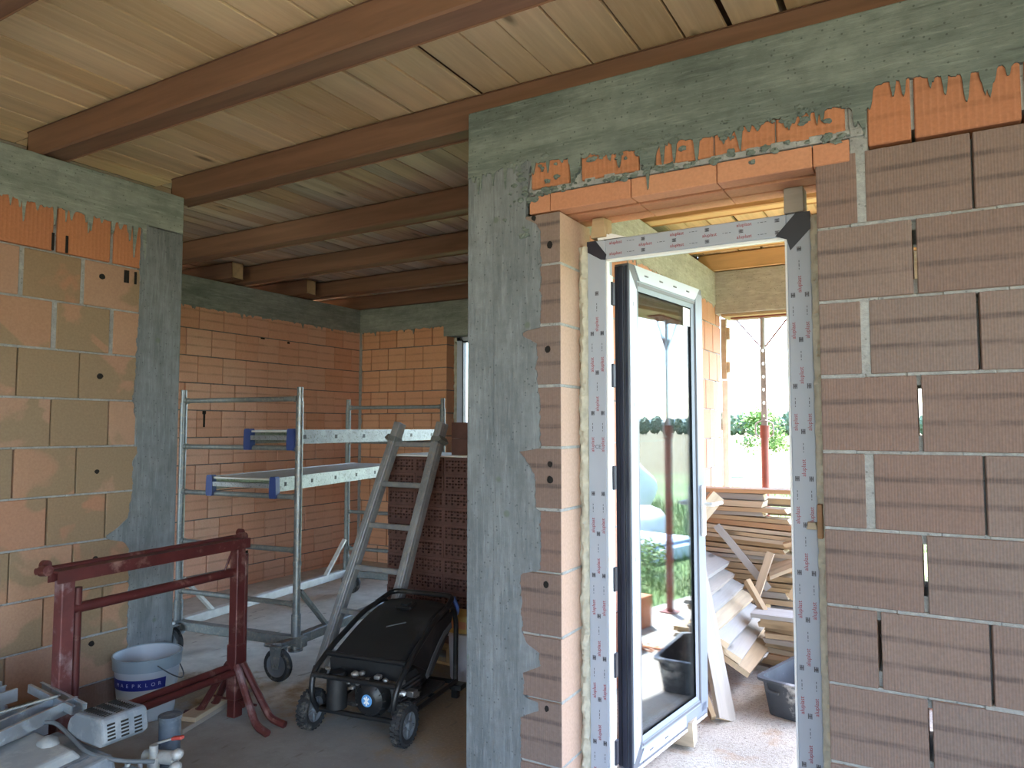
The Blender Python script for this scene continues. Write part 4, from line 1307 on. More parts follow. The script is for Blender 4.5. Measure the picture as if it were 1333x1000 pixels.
for z in (1.42, 1.16, .90, .64, .38, .14):
    f = (z - .02) / 1.54
    a = BL.lerp(TLf, f) + Vector((.0, 0, 0)); b2 = BR_.lerp(TRt, f)
    bm = NB(); bar(bm, a - Vector((.026, 0, 0)), b2 + Vector((.026, 0, 0)), .030, .034, ch=.006)
    build('rung', bm, LADDER, la)

# ================================================================== HOLLOW BRICK STACK
PX0, PY0, PZ = -3.27, 3.925, .135
pal = root('wooden_pallet', 'low wooden pallet under the stack of hollow bricks', 'pallet', (-2.70, 4.20, 0))
for i in range(7):
    bm = NB(); box(bm, (-.60, -.29 + i * .087, .112), (.60, -.22 + i * .087, .134), None, .003)
    build('deck_board', bm, PALLET, pal)
for y in (-.25, 0, .25):
    bm = NB(); box(bm, (-.6, y - .04, 0), (.6, y + .04, .02), None, .003)
    for x in (-.53, 0, .53): box(bm, (x - .06, y - .045, .02), (x + .06, y + .045, .112), None, .003)
    build('runner', bm, PALLET, pal)
def hollow_brick():
    """clay partition block lying on its side, perforated face to -y"""
    w, h, d = .232, .107, .24
    bm = NB()
    nx, nz = 9, 4; mx, mz = .010, .014
    xs = [-w / 2]; zs = [0]
    pw = (w - 2 * mx) / nx; ph = (h - 2 * mz) / nz; t = .0035
    for i in range(nx): xs += [-w / 2 + mx + i * pw + t, -w / 2 + mx + (i + 1) * pw - t]
    xs.append(w / 2)
    for j in range(nz): zs += [mz + j * ph + t, mz + (j + 1) * ph - t]
    zs.append(h)
    V = {}
    for i, x in enumerate(xs):
        for j, z in enumerate(zs): V[i, j] = bm.verts.new((x, -d / 2, z))
    for i in range(len(xs) - 1):
        for j in range(len(zs) - 1):
            hole = i % 2 == 1 and j % 2 == 1 and (j // 2 + i // 2) % 2 == 0 or (i % 2 == 1 and j % 2 == 1 and (j // 2) % 2 == 1)
            if hole:
                q = [V[i, j], V[i + 1, j], V[i + 1, j + 1], V[i, j + 1]]
                b2 = [bm.verts.new(v.co + Vector((0, .05, 0))) for v in q]
                for k in range(4): bm.faces.new([q[k], q[(k + 1) % 4], b2[(k + 1) % 4], b2[k]])
                bm.faces.new(b2).material_index = 1
            else:
                bm.faces.new([V[i, j], V[i + 1, j], V[i + 1, j + 1], V[i, j + 1]])
    n, m = len(xs) - 1, len(zs) - 1
    B = {}
    for i, j in ((0, 0), (n, 0), (n, m), (0, m)): B[i, j] = bm.verts.new((xs[i], d / 2, zs[j]))
    bot = [V[i, 0] for i in range(n + 1)]; top = [V[i, m] for i in range(n + 1)]
    lef = [V[0, j] for j in range(m + 1)]; rig = [V[n, j] for j in range(m + 1)]
    bm.faces.new(bot + [B[n, 0], B[0, 0]]); bm.faces.new(top + [B[n, m], B[0, m]])
    bm.faces.new(lef + [B[0, m], B[0, 0]]); bm.faces.new(rig + [B[n, m], B[n, 0]])
    bm.faces.new([B[0, 0], B[n, 0], B[n, m], B[0, m]])
    return bm
hb = build('hollow_brick', hollow_brick(), [HOLLOW, HOLLOW_IN])
first = True
for k in range(11):
    for i in range(5):
        for j in range(2):
            o = hb if first else hb.copy()
            if not first: COL.objects.link(o)
            first = False
            o.location = (PX0 + .118 + i * .2345 + random.uniform(-.003, .003), PY0 + .122 + j * .245 + random.uniform(-.004, .004), PZ + k * .109)
            tag(o, 'dark red hollow clay brick with its perforated side out, stacked behind the ladder' if j == 0 else 'dark red hollow clay brick in the back row of the stack', 'brick', 'hollow bricks on the pallet')
# middle of the rear row (support for the top course)
top = PZ + 11 * .109
bm = NB(); box(bm, (-.58, -.245, 0), (.58, .245, .012), None, .003)
tag(build('white_board', bm, WHITE_SHEET, loc=(PX0 + .585, PY0 + .25, top + .001)), 'thin white sheet lying on top of the hollow brick stack', 'sheet')
hb2 = hb.copy(); COL.objects.link(hb2); 
hb2.rotation_euler = (PI / 2 * 0, 0, PI); hb2.scale = (1, 1, 1)
for q, (x, z) in enumerate(((PX0 + .60, 0), (PX0 + .60, .109), (PX0 + .85, 0), (PX0 + .85, .109))):
    o = hb2 if q == 0 else hb2.copy()
    if q: COL.objects.link(o)
    o.location = (x, PY0 + .19, top + .0145 + z)
    tag(o, ('lower' if z == 0 else 'upper') + ' dark plain-sided brick on the white sheet, ' + ('right beside the ladder top' if q < 2 else 'next to the column edge'), 'brick', 'loose bricks on top of the stack')

# ================================================================== BOX AND PAINT BUCKET BEHIND THE GENERATOR
wb = root('paint_bucket', 'white lidded bucket with a dark label, beside the column foot', 'bucket', (-2.53, 3.80, 0))
bm = NB(); lathe(bm, [(0, .0), (.095, 0), (.10, .006), (.112, .255), (.118, .257), (.118, .275), (.112, .28), (0, .282)], 36)
b0 = build('body', bm, plain('paint_bucket_white', (.55, .55, .62), .45, 0, .05, 5, 0), wb, smooth=True)
bm = NB()
for i in range(2):
    a = math.radians(-36 + i * 8)
    box(bm, (.1125 * math.cos(a) - .008, .1125 * math.sin(a) - .002, .07), (.1125 * math.cos(a) + .008, .1125 * math.sin(a) + .0, .22))
build('dark_label', bm, NAVY, b0, label='dark upright label')
cbx = root('cardboard_box', 'yellow cardboard box with an orange stripe behind the generator handle', 'box', (-2.60, 3.78, .283), math.radians(6))
bm = NB(); box(bm, (-.10, -.085, 0), (.12, .085, .105), None, .004)
build('carton', bm, YELLOW_BOX, cbx)
bm = NB(); box(bm, (0.0, -.0865, .03), (.118, -.0852, .072))
build('printed_stripe', bm, ORANGE_TXT, cbx, label='orange printed stripe')

# ================================================================== GENERATOR
ge = root('portable_generator', 'black wheeled petrol generator on the floor in front of the ladder', 'generator', (-2.515, 2.80, 0), math.radians(8))
R_ = .0145
for s in (-1, 1):
    x = s * .235
    bm = NB()
    tube(bm, bend([(x, .0, .10), (x, -.055, .18), (x * 1.06, -.03, .29), (x * 1.03, .12, .385), (x * .97, .40, .505), (x * .92, .60, .535), (x * .92, .66, .44), (x * .92, .655, .02)], .07), R_, 12)
    tube(bm, [(x, -.01, .10), (x * .95, .65, .095)], R_ * .9, 10)
    build('side_frame', bm, BLACK_GEN, ge, smooth=True)
    bm = NB(); box(bm, (x * .92 - .02, .64, 0), (x * .92 + .02, .675, .06), None, .004); box(bm, (x * .92 - .012, .60, .06), (x * .92 + .05 * (s > 0) + .012, .67, .09), None, .004)
    build('stand_foot', bm, BLACK_GEN, ge)
bm = NB(); tube(bm, bend([(-.235 * .95, .52, .525), (-.20, .66, .565), (.20, .66, .565), (.235 * .95, .52, .525)], .05), R_, 12)
build('lifting_handle', bm, BLACK_GEN, ge, smooth=True)
bm = NB()
for (y, z, w) in ((-.035, .285, .245), (.075, .36, .235), (-.0, .105, .22), (.62, .10, .215)):
    cyl(bm, (-w, y, z), (w, y, z), R_ * .9, 12)
for y in (.14, .40): cyl(bm, (-.22, y, .097), (.22, y, .097), R_ * .8, 10)
build('cross_bar', bm, BLACK_GEN, ge, smooth=True)
# sloped tank cover
bm = NB(); n = 12; prev = None
for i in range(n + 1):
    f = i / n; y = .07 + .54 * f
    zt = .372 + .165 * math.sin(min(1, f * 1.02) * PI / 2) - .004
    row = []
    for (x, dz) in ((-.212, -.10), (-.216, -.03), (-.195, -.006), (-.10, .006), (.10, .006), (.195, -.006), (.216, -.03), (.212, -.10)):
        row.append(bm.verts.new((x * (1 - .07 * f), y, zt + dz)))
    if prev:
        for k in range(7): bm.faces.new([prev[k], prev[k + 1], row[k + 1], row[k]])
        bm.faces.new([prev[7], prev[0], row[0], row[7]])
    else: bm.faces.new(row)
    prev = row
bm.faces.new(prev[::-1])
cov = build('tank_cover', bm, BLACK_COVER, ge, smooth=True, label='sloping black tank cover')
bm = NB(); M = Matrix.Translation((.0, .46, .538)) @ Matrix.Rotation(math.radians(12), 4, 'X')
box(bm, (-.05, -.03, -.012), (.05, .05, .008), M, .006); cyl(bm, M @ Vector((0, .01, 0)), M @ Vector((0, .01, .018)), .03, 20)
build('fuel_cap', bm, BLACK_GEN, cov)
bm = NB(); M = Matrix.Translation((.02, .24, .480)) @ Matrix.Rotation(math.radians(24), 4, 'X')
box(bm, (-.005, -.004, 0), (.10, .002, .004), M @ Matrix.Rotation(math.radians(28), 4, 'Z'))
build('cover_scratch', bm, RIM_GREY, cov, label='pale scuff across the cover')
# engine
bm = NB()
box(bm, (-.06, .05, .115), (.19, .30, .27), None, .02); box(bm, (-.17, .07, .20), (-.04, .28, .32), None, .015)
for k in range(6): box(bm, (.185, .07, .13 + k * .022), (.205, .28, .138 + k * .022))
box(bm, (-.19, .10, .10), (.2, .56, .122), None, .004)
en = build('engine_block', bm, ENGINE, ge)
bm = NB()
for (x, y, z, r) in ((-.02, .01, .30, .018), (.02, .01, .31, .014), (-.06, .005, .27, .014), (.16, .0, .295, .012), (.2, .09, .21, .022), (-.2, .03, .30, .012), (.21, .12, .15, .02)):
    blob(bm, (x, y, z), (r * 1.3, r, r * .8), 2, .3, 4, x * 9)
for (x, y, z, r) in ((-.08, .04, .24, .01), (.0, .03, .255, .02), (.05, .02, .28, .012), (.11, .015, .30, .016), (.215, .16, .19, .025), (.21, .07, .27, .016), (.2, .22, .16, .02), (-.03, -.0, .235, .012)): box(bm, (x - r, y - r, z - r * .6), (x + r, y + r, z + r * .6), None, .003)
build('bare_fitting', bm, ENGINE_L, en, smooth=True, label='bare bright metal fittings')
Mf = Matrix.Translation((.075, .045, .195)) @ Matrix.Rotation(PI / 2, 4, 'X')
bm = NB(); lathe(bm, [(0, .075), (.04, .075), (.052, .07), (.078, .058), (.092, .03), (.094, 0), (.085, -.01), (0, -.01)], 36, Mf)
for k in range(14):
    a = 2 * PI * k / 14
    p = Mf @ Vector((.068 * math.cos(a), .068 * math.sin(a), .063)); q = Mf @ Vector((.088 * math.cos(a), .088 * math.sin(a), .042)); bar(bm, p, q, .006, .006)
rs = build('recoil_starter', bm, BLACK_GEN, ge, smooth=True)
bm = NB(); lathe(bm, [(0, .0775), (.028, .0775), (.030, .0755), (.030, .074), (0, .074)], 28, Mf)
build('logo_disc', bm, BLUE_LOGO, rs, label='round blue emblem')
bm = NB()
for a in (45, -45): 
    Mq = Mf @ Matrix.Translation((0, 0, .078)) @ Matrix.Rotation(math.radians(a), 4, 'Z'); box(bm, (-.019, -.004, -.0005), (.019, .004, .0005), Mq)
box(bm, (-.004, -.022, .0775), (.004, .022, .0785), Mf)
build('logo_mark', bm, PVC_WHITE, rs, label='white crossed strokes on the emblem')
bm = NB(); cyl(bm, (-.135, .02, .12), (-.135, .02, .28), .052, 24); cyl(bm, (-.135, .02, .28), (-.135, .02, .295), .04, 20); cyl(bm, (-.135, .02, .105), (-.135, .02, .12), .03, 16)
build('air_filter', bm, BLACK_COVER, ge, smooth=True)
Ma = Matrix.Translation((.05, .30, .205)) @ Matrix.Rotation(-PI / 2, 4, 'X')
bm = NB(); lathe(bm, [(0, 0), (.10, 0), (.105, .02), (.105, .15), (.095, .17), (.09, .25), (.07, .28), (0, .285)], 30, Ma)
build('alternator', bm, BLACK_GEN, ge, smooth=True)
bm = NB(); cyl(bm, (-.15, .36, .22), (-.15, .58, .22), .065, 20); cyl(bm, (-.15, .58, .22), (-.15, .64, .22), .018, 12)
build('muffler', bm, ENGINE, ge, smooth=True)
# dark side shield with a pale lettered stripe on the right
bm = NB()
prism(bm, [(.222, .10, .36), (.222, .30, .26), (.222, .34, .22), (.222, .56, .40), (.222, .60, .50), (.222, .36, .47)], (.006, 0, 0))
sh = build('side_shield', bm, BLACK_COVER, ge)
bm = NB(); pts = [(.30, .215), (.36, .28), (.43, .34), (.50, .385), (.58, .41)]
for (a, b2), (c, d) in zip(pts, pts[1:]):
    prism(bm, [(.229, a, b2), (.229, c, d), (.229, c - .008, d + .034), (.229, a - .022, b2 + .026)], (.002, 0, 0))
build('stripe', bm, RIM_GREY, sh, label='curved grey stripe')
bm = NB(); tube(bm, bend([(.20, .655, .56), (.225, .66, .50), (.215, .67, .46)], .02), [.012] + [.013] * 6 + [.009], 8) 
build('strap_clip', bm, plain('blue_strap', (.05, .10, .30), .6), ge, smooth=True, label='blue strap end on the handle')
for s in (-1, 1):
    bm = NB(); Mw = Matrix.Translation((s * .272, 0, .1)) @ Matrix.Rotation(PI / 2, 4, 'Y')
    lathe(bm, [(.062, -.026), (.082, -.029), (.094, -.022), (.097, 0), (.094, .022), (.082, .029), (.062, .026)], 36, Mw, True)
    for k in range(26):
        for q in (-1, 1):
            Mt = Mw @ Matrix.Rotation(2 * PI * (k + .25 * q) / 26, 4, 'Z')
            box(bm, (.09, -.006, -.001 if q > 0 else -.024), (.1005, .006, .024 if q > 0 else .001), Mt)
    w = build('wheel', bm, RUBBER, ge, smooth=True, label='ribbed black rubber wheel')
    bm = NB(); lathe(bm, [(0, -.03), (.018, -.034), (.022, -.016), (.05, -.012), (.064, -.024), (.064, .024), (.05, .012), (.022, .016), (.018, .034), (0, .03)], 28, Mw)
    for k in range(5):
        Mt = Mw @ Matrix.Rotation(2 * PI * k / 5, 4, 'Z'); box(bm, (.015, -.008, -.022), (.062, .008, .022), Mt, .003)
    build('wheel_hub', bm, RIM_GREY, w, smooth=True, label='grey spoked hub')
bm = NB(); cyl(bm, (-.30, 0, .1), (.30, 0, .1), .008, 10)
build('axle', bm, GALV_OLD, ge, smooth=True)

# ================================================================== DUSTY MACHINE IN THE LEFT FOREGROUND
mc = root('plaster_machine', 'dust covered grey blue plaster pump machine in the bottom left corner', 'machine', (-2.68, 1.50, 0))
def mbox(bm, lo, hi, ch=.0): box(bm, Vector(lo) - mc.location, Vector(hi) - mc.location, None, ch)
def mp(*p): return Vector(p) - mc.location
bm = NB()
hexa(bm, [mp(-2.93, 1.02, .0), mp(-2.40, 1.02, .0), mp(-2.40, 1.58, .0), mp(-2.93, 1.58, .0), mp(-2.88, 1.10, .36), mp(-2.52, 1.10, .345), mp(-2.52, 1.56, .385), mp(-2.88, 1.56, .395)])
build('lower_housing', bm, CAST_GREY, mc, bevel=.012)
bm = NB()
hexa(bm, [mp(-2.90, 1.10, .355), mp(-2.60, 1.10, .34), mp(-2.60, 1.50, .378), mp(-2.90, 1.50, .39), mp(-2.885, 1.12, .385), mp(-2.625, 1.12, .372), mp(-2.63, 1.48, .408), mp(-2.88, 1.48, .42)])
lid = build('lid', bm, DUST_LIGHT, mc, bevel=.01, label='pale dust covered lid')
bm = NB(); blob(bm, mp(-2.755, 1.46, .405), (.045, .035, .03), 3, .1, 2)
build('cap', bm, DUST_LIGHT, lid, smooth=True)
bm = NB()
for k in range(5): hexa(bm, [mp(-2.90 + k * .05, 1.075, .30), mp(-2.87 + k * .05, 1.075, .30), mp(-2.87 + k * .05, 1.09, .30), mp(-2.90 + k * .05, 1.09, .30), mp(-2.90 + k * .05, 1.095, .35), mp(-2.87 + k * .05, 1.095, .35), mp(-2.87 + k * .05, 1.10, .35), mp(-2.90 + k * .05, 1.10, .35)])
build('front_grille', bm, CAST_DARK, mc)
bm = NB()
hexa(bm, [mp(-2.61, 1.10, .30), mp(-2.44, 1.10, .20), mp(-2.44, 1.50, .22), mp(-2.60, 1.50, .34), mp(-2.595, 1.09, .352), mp(-2.425, 1.09, .255), mp(-2.425, 1.51, .275), mp(-2.585, 1.51, .388)])
build('sloped_panel', bm, CAST_DARK, mc, bevel=.006)
bm = NB(); mbox(bm, (-2.53, 1.36, .0), (-2.385, 1.62, .315), .015); mbox(bm, (-2.54, 1.35, .29), (-2.375, 1.63, .325), .008)
bx = build('gear_box', bm, CAST_GREY, mc)
bm = NB(); Mr = Matrix.Translation(mp(-2.46, 1.40, .327)); lathe(bm, [(.012, 0), (.024, 0), (.024, .008), (.012, .008)], 24, Mr, True)
for q in ((-2.39, 1.61), (-2.52, 1.61), (-2.39, 1.37)):
    cyl(bm, mp(*q, .32), mp(*q, .335), .009, 8)
build('bolt_ring', bm, VALVE, bx, smooth=True)
# vented motor hood
bm = NB()
prof = [(-2.765, .405), (-2.772, .44), (-2.755, .475), (-2.715, .50), (-2.56, .505), (-2.545, .49), (-2.535, .425), (-2.56, .405)]
prism(bm, [mp(x, 1.53, z) for x, z in prof], (0, .17, 0))
hood = build('motor_hood', bm, CAST_GREY, mc, bevel=.010)
bm = NB()
for r in range(3):
    for k in range(10):
        x = -2.70 + k * .0135; y = 1.552 + r * .045
        mbox(bm, (x, y, .5005), (x + .0032, y + .030, .5065))
for c in range(3):
    for k in range(5):
        z = .480 - k * .012 - c * .003; y = 1.545 + c * .05
        xx = -2.535 + (z - .425) * -.15
        hexa(bm, [mp(xx - .004, y, z), mp(xx + .0015, y, z), mp(xx + .0015, y + .028, z), mp(xx - .004, y + .028, z), mp(xx - .004, y, z + .006), mp(xx + .001, y, z + .006), mp(xx + .001, y + .028, z + .006), mp(xx - .004, y + .028, z + .006)])
build('vent_slot', bm, CAVITY, hood)
bm = NB(); tube(bm, bend([mp(-3.02, 1.40, .40), mp(-2.86, 1.53, .445), mp(-2.76, 1.525, .425), mp(-2.60, 1.51, .39), mp(-2.48, 1.56, .37), mp(-2.44, 1.66, .34)], .05), .0075, 8)
build('power_cable', bm, CABLE, mc, smooth=True)
# delivery pipe with valve
bm = NB(); cyl(bm, mp(-2.60, 1.83, 0), mp(-2.600, 1.830, 0.400), .040, 20); cyl(bm, mp(-2.600, 1.830, 0.400), mp(-2.600, 1.830, 0.415), .043, 20)
build('riser_pipe', bm, CAST_DARK, mc, smooth=True)
bm = NB()
cyl(bm, mp(-2.490, 1.690, 0.000), mp(-2.490, 1.690, 0.330), .022, 14); cyl(bm, mp(-2.550, 1.700, 0.320), mp(-2.420, 1.730, 0.330), .024, 14)
for q in ((-2.41, 1.73, .345), (-2.405, 1.72, .305), (-2.42, 1.70, .28)): blob(bm, mp(*q), (.022, .022, .02), 2, .1)
cyl(bm, mp(-2.490, 1.690, 0.330), mp(-2.490, 1.690, 0.375), .015, 12); cyl(bm, mp(-2.470, 1.650, 0.300), mp(-2.450, 1.630, 0.230), .014, 10)
lathe(bm, [(0, 0), (.05, 0), (.055, .02), (.05, .05), (0, .055)], 18, Matrix.Translation(mp(-2.420, 1.670, 0.150)))
vl = build('ball_valve', bm, VALVE, mc, smooth=True, label='dusty metal valve fitting')
bm = NB(); bar(bm, mp(-2.520, 1.710, 0.365), mp(-2.440, 1.730, 0.395), .016, .006); build('valve_arm', bm, VALVE, vl)
bm = NB(); bar(bm, mp(-2.440, 1.730, 0.395), mp(-2.395, 1.740, 0.405), .02, .012, ch=.003); build('red_lever', bm, RED_HANDLE, vl, label='red lever end')
bm = NB(); tube(bm, bend([mp(-2.510, 1.650, 0.330), mp(-2.550, 1.690, 0.210), mp(-2.510, 1.630, 0.060), mp(-2.450, 1.610, 0.030)], .05), .008, 8); build('hose', bm, SACK, mc, smooth=True)

# ================================================================== ZINC CHANNELS
def channel_bm(L, w=.09, h=.05, t=.003):
    bm = NB(); pr = [(-w / 2, 0), (w / 2, 0), (w / 2, h), (w / 2 - .012, h), (w / 2 - .012, h - t), (w / 2 - t, h - t), (w / 2 - t, t), (-w / 2 + t, t), (-w / 2 + t, h - t), (-w / 2 + .012, h - t), (-w / 2 + .012, h), (-w / 2, h)]
    prism(bm, [(a, -L / 2, b2) for a, b2 in pr], (0, L, 0))
    return bm
cm = build('metal_channel', channel_bm(1.0), CHANNEL)
spots = []
for k in range(8):                       # packed pile, layer on layer
    for i in range(4):
        spots.append((-3.44 + i * .105 + random.uniform(-.01, .01), 1.09 + random.uniform(-.04, .04), .0 + k * .053, random.uniform(-.03, .03)))
n0 = len(spots)
spots += [(-3.42, 1.10, .425, .02), (-3.26, 1.09, .425, .05), (-2.81, 1.17, .43, .33), (-3.50, .98, .48, .03), (-3.49, .95, .534, .05), (-3.51, .93, .588, .01)]
labs = ['zinc channel profile on the far edge of the pile top', 'zinc channel profile lying slightly turned on the pile top', 'zinc channel profile running from the left picture edge past the machine hood', 'lowest of the channels stacked at the left picture edge', 'middle one of the channels stacked at the left picture edge', 'topmost of the channels stacked at the left picture edge']
for i, (x, y, z, a) in enumerate(spots):
    o = cm if i == 0 else cm.copy()
    if i: COL.objects.link(o)
    o.location = (x, y, z); o.rotation_euler = (0, 0, a)
    tag(o, 'zinc channel profile in the lower layers of the pile' if i < n0 else labs[i - n0], 'channel', 'zinc channels left of the machine')
bm = channel_bm(.40, .055, .032)
tag(build('metal_channel', bm, CHANNEL, loc=(-3.04, 1.635, .445), rot=(0, .06, math.radians(84))), 'short zinc channel lying crosswise at the end of the pile', 'channel', 'zinc channels left of the machine')
bm = NB(); cyl(bm, (0, -.16, .0), (0, .16, .0), .006, 8)
tag(build('thin_rod', bm, GALV_OLD, loc=(-3.02, 1.45, .475), rot=(.1, 0, math.radians(-20))), 'thin rod lying across the zinc channels', 'rod')

# floor boards by the bucket
for i, (x, y, z) in enumerate(((-3.42, 2.66, 0), (-3.60, 2.86, .0), (-3.43, 2.70, .026))):
    bm = NB(); box(bm, ((-.30, -.17, -.26)[i], -.05, 0), ((.30, .17, .26)[i], .05, .024), None, .003)
    tag(build('floor_board', bm, BOARD_MATS[(2, 0, 1)[i]], loc=(x, y, z), rot=(0, 0, math.radians((107, 106, 108)[i]))), ('lower grey plank on the floor between bucket and trestle', 'short tan plank end on the floor right behind the bucket', 'pale plank lying on the grey plank between bucket and trestle')[i], 'board', 'planks on the floor behind the trestle')

# ================================================================== TIMBER ON THE TERRACE
def board(L, W, T, mat, loc, rot, label, group, name='timber_board', seed=0, taper=0.0):
    rnd = random.Random(seed); bm = NB(); n = 6; prev = None
    for i in range(n + 1):
        x = -L / 2 + L * i / n; e = (i == 0 or i == n)
        w = W / 2 * (1 - taper * i / n); dy = .004 * noise.noise(Vector((x * 4, seed, 0)))
        dx = rnd.uniform(-.012, .012) if e else 0
        ring = [bm.verts.new((x + dx, dy - w, 0)), bm.verts.new((x + dx * .5, dy + w, 0)), bm.verts.new((x - dx * .3, dy + w, T)), bm.verts.new((x - dx, dy - w, T))]
        if prev:
            for k in range(4): bm.faces.new([prev[k], prev[(k + 1) % 4], ring[(k + 1) % 4], ring[k]])
        else: bm.faces.new(ring).material_index = 1
        prev = ring
    bm.faces.new(prev[::-1]).material_index = 1
    o = build(name, bm, [mat, SAWN_END], loc=loc, rot=rot)
    return tag(o, label, 'board', group)
rnd = random.Random(5)
z = 0.0; k = 0
GP = 'boards in the terrace timber pile'
lay = []
while z < 1.09:
    T = rnd.choice((.024, .026, .030, .036, .042)); f = z / 1.1
    tilt = math.radians(rnd.uniform(-.8, .8))
    lay.append((z, T, tilt)); z += T + .006
tl = len(lay)
for k, (z, T, tilt) in enumerate(lay):
    f = k / tl
    if .58 < f < .80: tilt = math.radians(-(1.5 + 16 * (.11 - abs(f - .69))) * -1) * 1
    xr = -.86 + rnd.uniform(-.22, .13) - (.10 if .35 < f < .55 else 0)
    if f > .95: xr = -.72
    L = rnd.uniform(.72, .98); L = min(L, xr + 1.63)
    W = rnd.uniform(.12, .20)
    m = BOARD_MATS[rnd.choice((0, 0, 1, 2, 3, 0, 1, 4))]
    lab = 'sawn board lying level in the front of the terrace timber pile'
    if k == tl - 1: lab = 'long pale board on the very top of the terrace timber pile'
    if .58 < f < .80: lab = 'sawn board sloping down to the right in the terrace timber pile'
    board(L, W, T, m, (xr - L / 2, 5.45 + W / 2 + rnd.uniform(-.03, .02), z), (0, tilt if .58 < f < .80 else tilt, math.radians(rnd.uniform(-3, 3))), lab, GP, seed=k)
    if k % 2 == 0 and k < tl - 2:
        L = rnd.uniform(.8, 1.15); W = .17
        board(L, W, T, BOARD_MATS[rnd.choice((0, 1, 2, 3, 4))], (-1.60 + L / 2, 5.78 + rnd.uniform(-.02, .02), z), (0, 0, math.radians(rnd.uniform(-2, 2))), 'sawn board in the back row of the terrace timber pile', GP, seed=100 + k)
    if k % 2 == 1 and k < tl - 2:
        L = rnd.uniform(.8, 1.2); W = .17
        board(L, W, T, BOARD_MATS[rnd.choice((0, 1, 2, 3, 4))], (-1.60 + L / 2, 5.98 + rnd.uniform(-.02, .02), z), (0, 0, math.radians(rnd.uniform(-2, 2))), 'sawn board in the back row of the terrace timber pile', GP, seed=200 + k)
# boards standing on edge, leaning to the terrace wall, staggered like stairs
GL = 'grey boards tilted against the timber pile'
names = ['topmost', 'second', 'third', 'fourth', 'fifth', 'sixth', 'lowest']
for i in range(7):
    L = 1.06 - .02 * i; W = .19
    x = -1.40 + .062 * i; z = .565 - .066 * i
    o = board(L, W, .032, BOARD_MATS[(4, 2, 4, 1, 4, 2, 0)[i]], (x, 4.80 - .01 * i, z), Euler((0, 0, 0)), names[i] + ' of the dusty boards tilted like stairs beside the timber pile', GL, seed=300 + i)
    M = Matrix.Rotation(math.radians(90 + rnd.uniform(-2, 2)), 4, 'Z') @ Matrix.Rotation(math.radians(20 + i * 1.5), 4, 'X') @ Matrix.Rotation(math.radians(rnd.uniform(-1, 1)), 4, 'Y')
    o.rotation_euler = M.to_euler()
# packing under the tilted boards
for i in range(8):
    T = .04
    board(.22 - .0 * i, .6, T, BOARD_MATS[(0, 3)[i % 2]], (-1.52, 4.95, i * (T + .002)), (0, 0, math.radians(rnd.uniform(-2, 2))), 'short packing board under the tilted boards by the terrace wall', 'packing boards under the tilted boards', seed=400 + i)
def slat(p0, p1, W, T, mat, label, group, roll=0.0, seed=0, name='timber_board'):
    p0, p1 = Vector(p0), Vector(p1); d = (p1 - p0); L = d.length
    o = board(L, W, T, mat, (p0 + p1) / 2, (0, 0, 0), label, group, seed=seed, name=name)
    d.normalize(); y = Vector((0, 0, 1)).cross(d).normalized(); zz = d.cross(y)
    q = Matrix.Rotation(roll, 3, d); y = q @ y; zz = q @ zz
    o.rotation_euler = Matrix(((d.x, y.x, zz.x), (d.y, y.y, zz.y), (d.z, y.z, zz.z))).to_euler()
    return o
GS = 'planks leaning in front of the timber pile'
slat((-.985, 3.90, .006), (-1.26, 4.34, .74), .15, .024, BOARD_MATS[2], 'tall grey plank standing slanted right behind the door leaf', GS, roll=math.radians(40), seed=501)
slat((-1.05, 3.88, .006), (-1.28, 4.05, .42), .15, .024, BOARD_MATS[0], 'short tan plank leaning low behind the door leaf corner', GS, roll=math.radians(60), seed=502)
slat((-1.10, 5.30, .36), (-1.00, 5.33, .66), .05, .03, BOARD_MATS[1], 'stubby upright slat in front of the timber pile', GS, seed=503, roll=1.2)
slat((-1.30, 5.20, 1.02), (-1.52, 5.0, .70), .03, .10, BOARD_MATS[1], 'pale board end tipped up at the top left of the timber pile', GS, seed=505)
slat((-.83, 4.80, .14), (-1.10, 4.95, .52), .05, .03, BOARD_MATS[0], 'thin tan stick leaning behind the black tub', GS, seed=504, roll=1.2)
slat((-1.38, 5.34, .82), (-1.03, 5.36, .40), .05, .02, BOARD_MATS[4], 'narrow grey lath crossing diagonally over the pile front', GS, seed=506, roll=1.45)
slat((-1.25, 3.50, .02), (-1.03, 3.52, .02), .09, .11, BOARD_MATS[1], 'short timber block on the screed under the door leaf', GS, seed=507)
# right hand small stack
GR = 'short boards stacked behind the black tub'
zz = 0; rr = random.Random(9)
lab2 = ['short pale board on top of the stack behind the black tub']
for i in range(12):
    T = rr.choice((.026, .03, .036))
    top = i == 11
    L = rr.uniform(.55, .72)
    board(L, rr.uniform(.16, .22), T, BOARD_MATS[(2, 0, 0, 3, 1, 0, 2, 0, 0, 0, 0, 4)[i]], (-.98 + L / 2 + rr.uniform(-.05, .05), 4.86 + rr.uniform(-.03, .03), zz), (0, 0, math.radians(rr.uniform(-16, 8))), 'short pale board on top of the stack behind the black tub' if top else 'short board in the stack behind the black tub', GR, seed=600 + i)
    zz += T + .003
# broken boards
for i, (p0, p1, l, w) in enumerate((((-1.02, 5.36, .50), (-.70, 5.40, .66), 'splintered board tip pointing left out of the pile', .14), ((-.92, 5.37, .70), (-.72, 5.40, .76), 'short orange board end high at the right of the pile', .09), ((-.86, 5.36, .34), (-.74, 5.42, .60), 'broken board standing at the right of the pile', .10))):
    slat(p0, p1, w, .026, BOARD_MATS[(1, 0, 0)[i]], l, 'broken boards at the right of the pile', roll=math.radians((20, 0, 70)[i]), seed=700 + i)

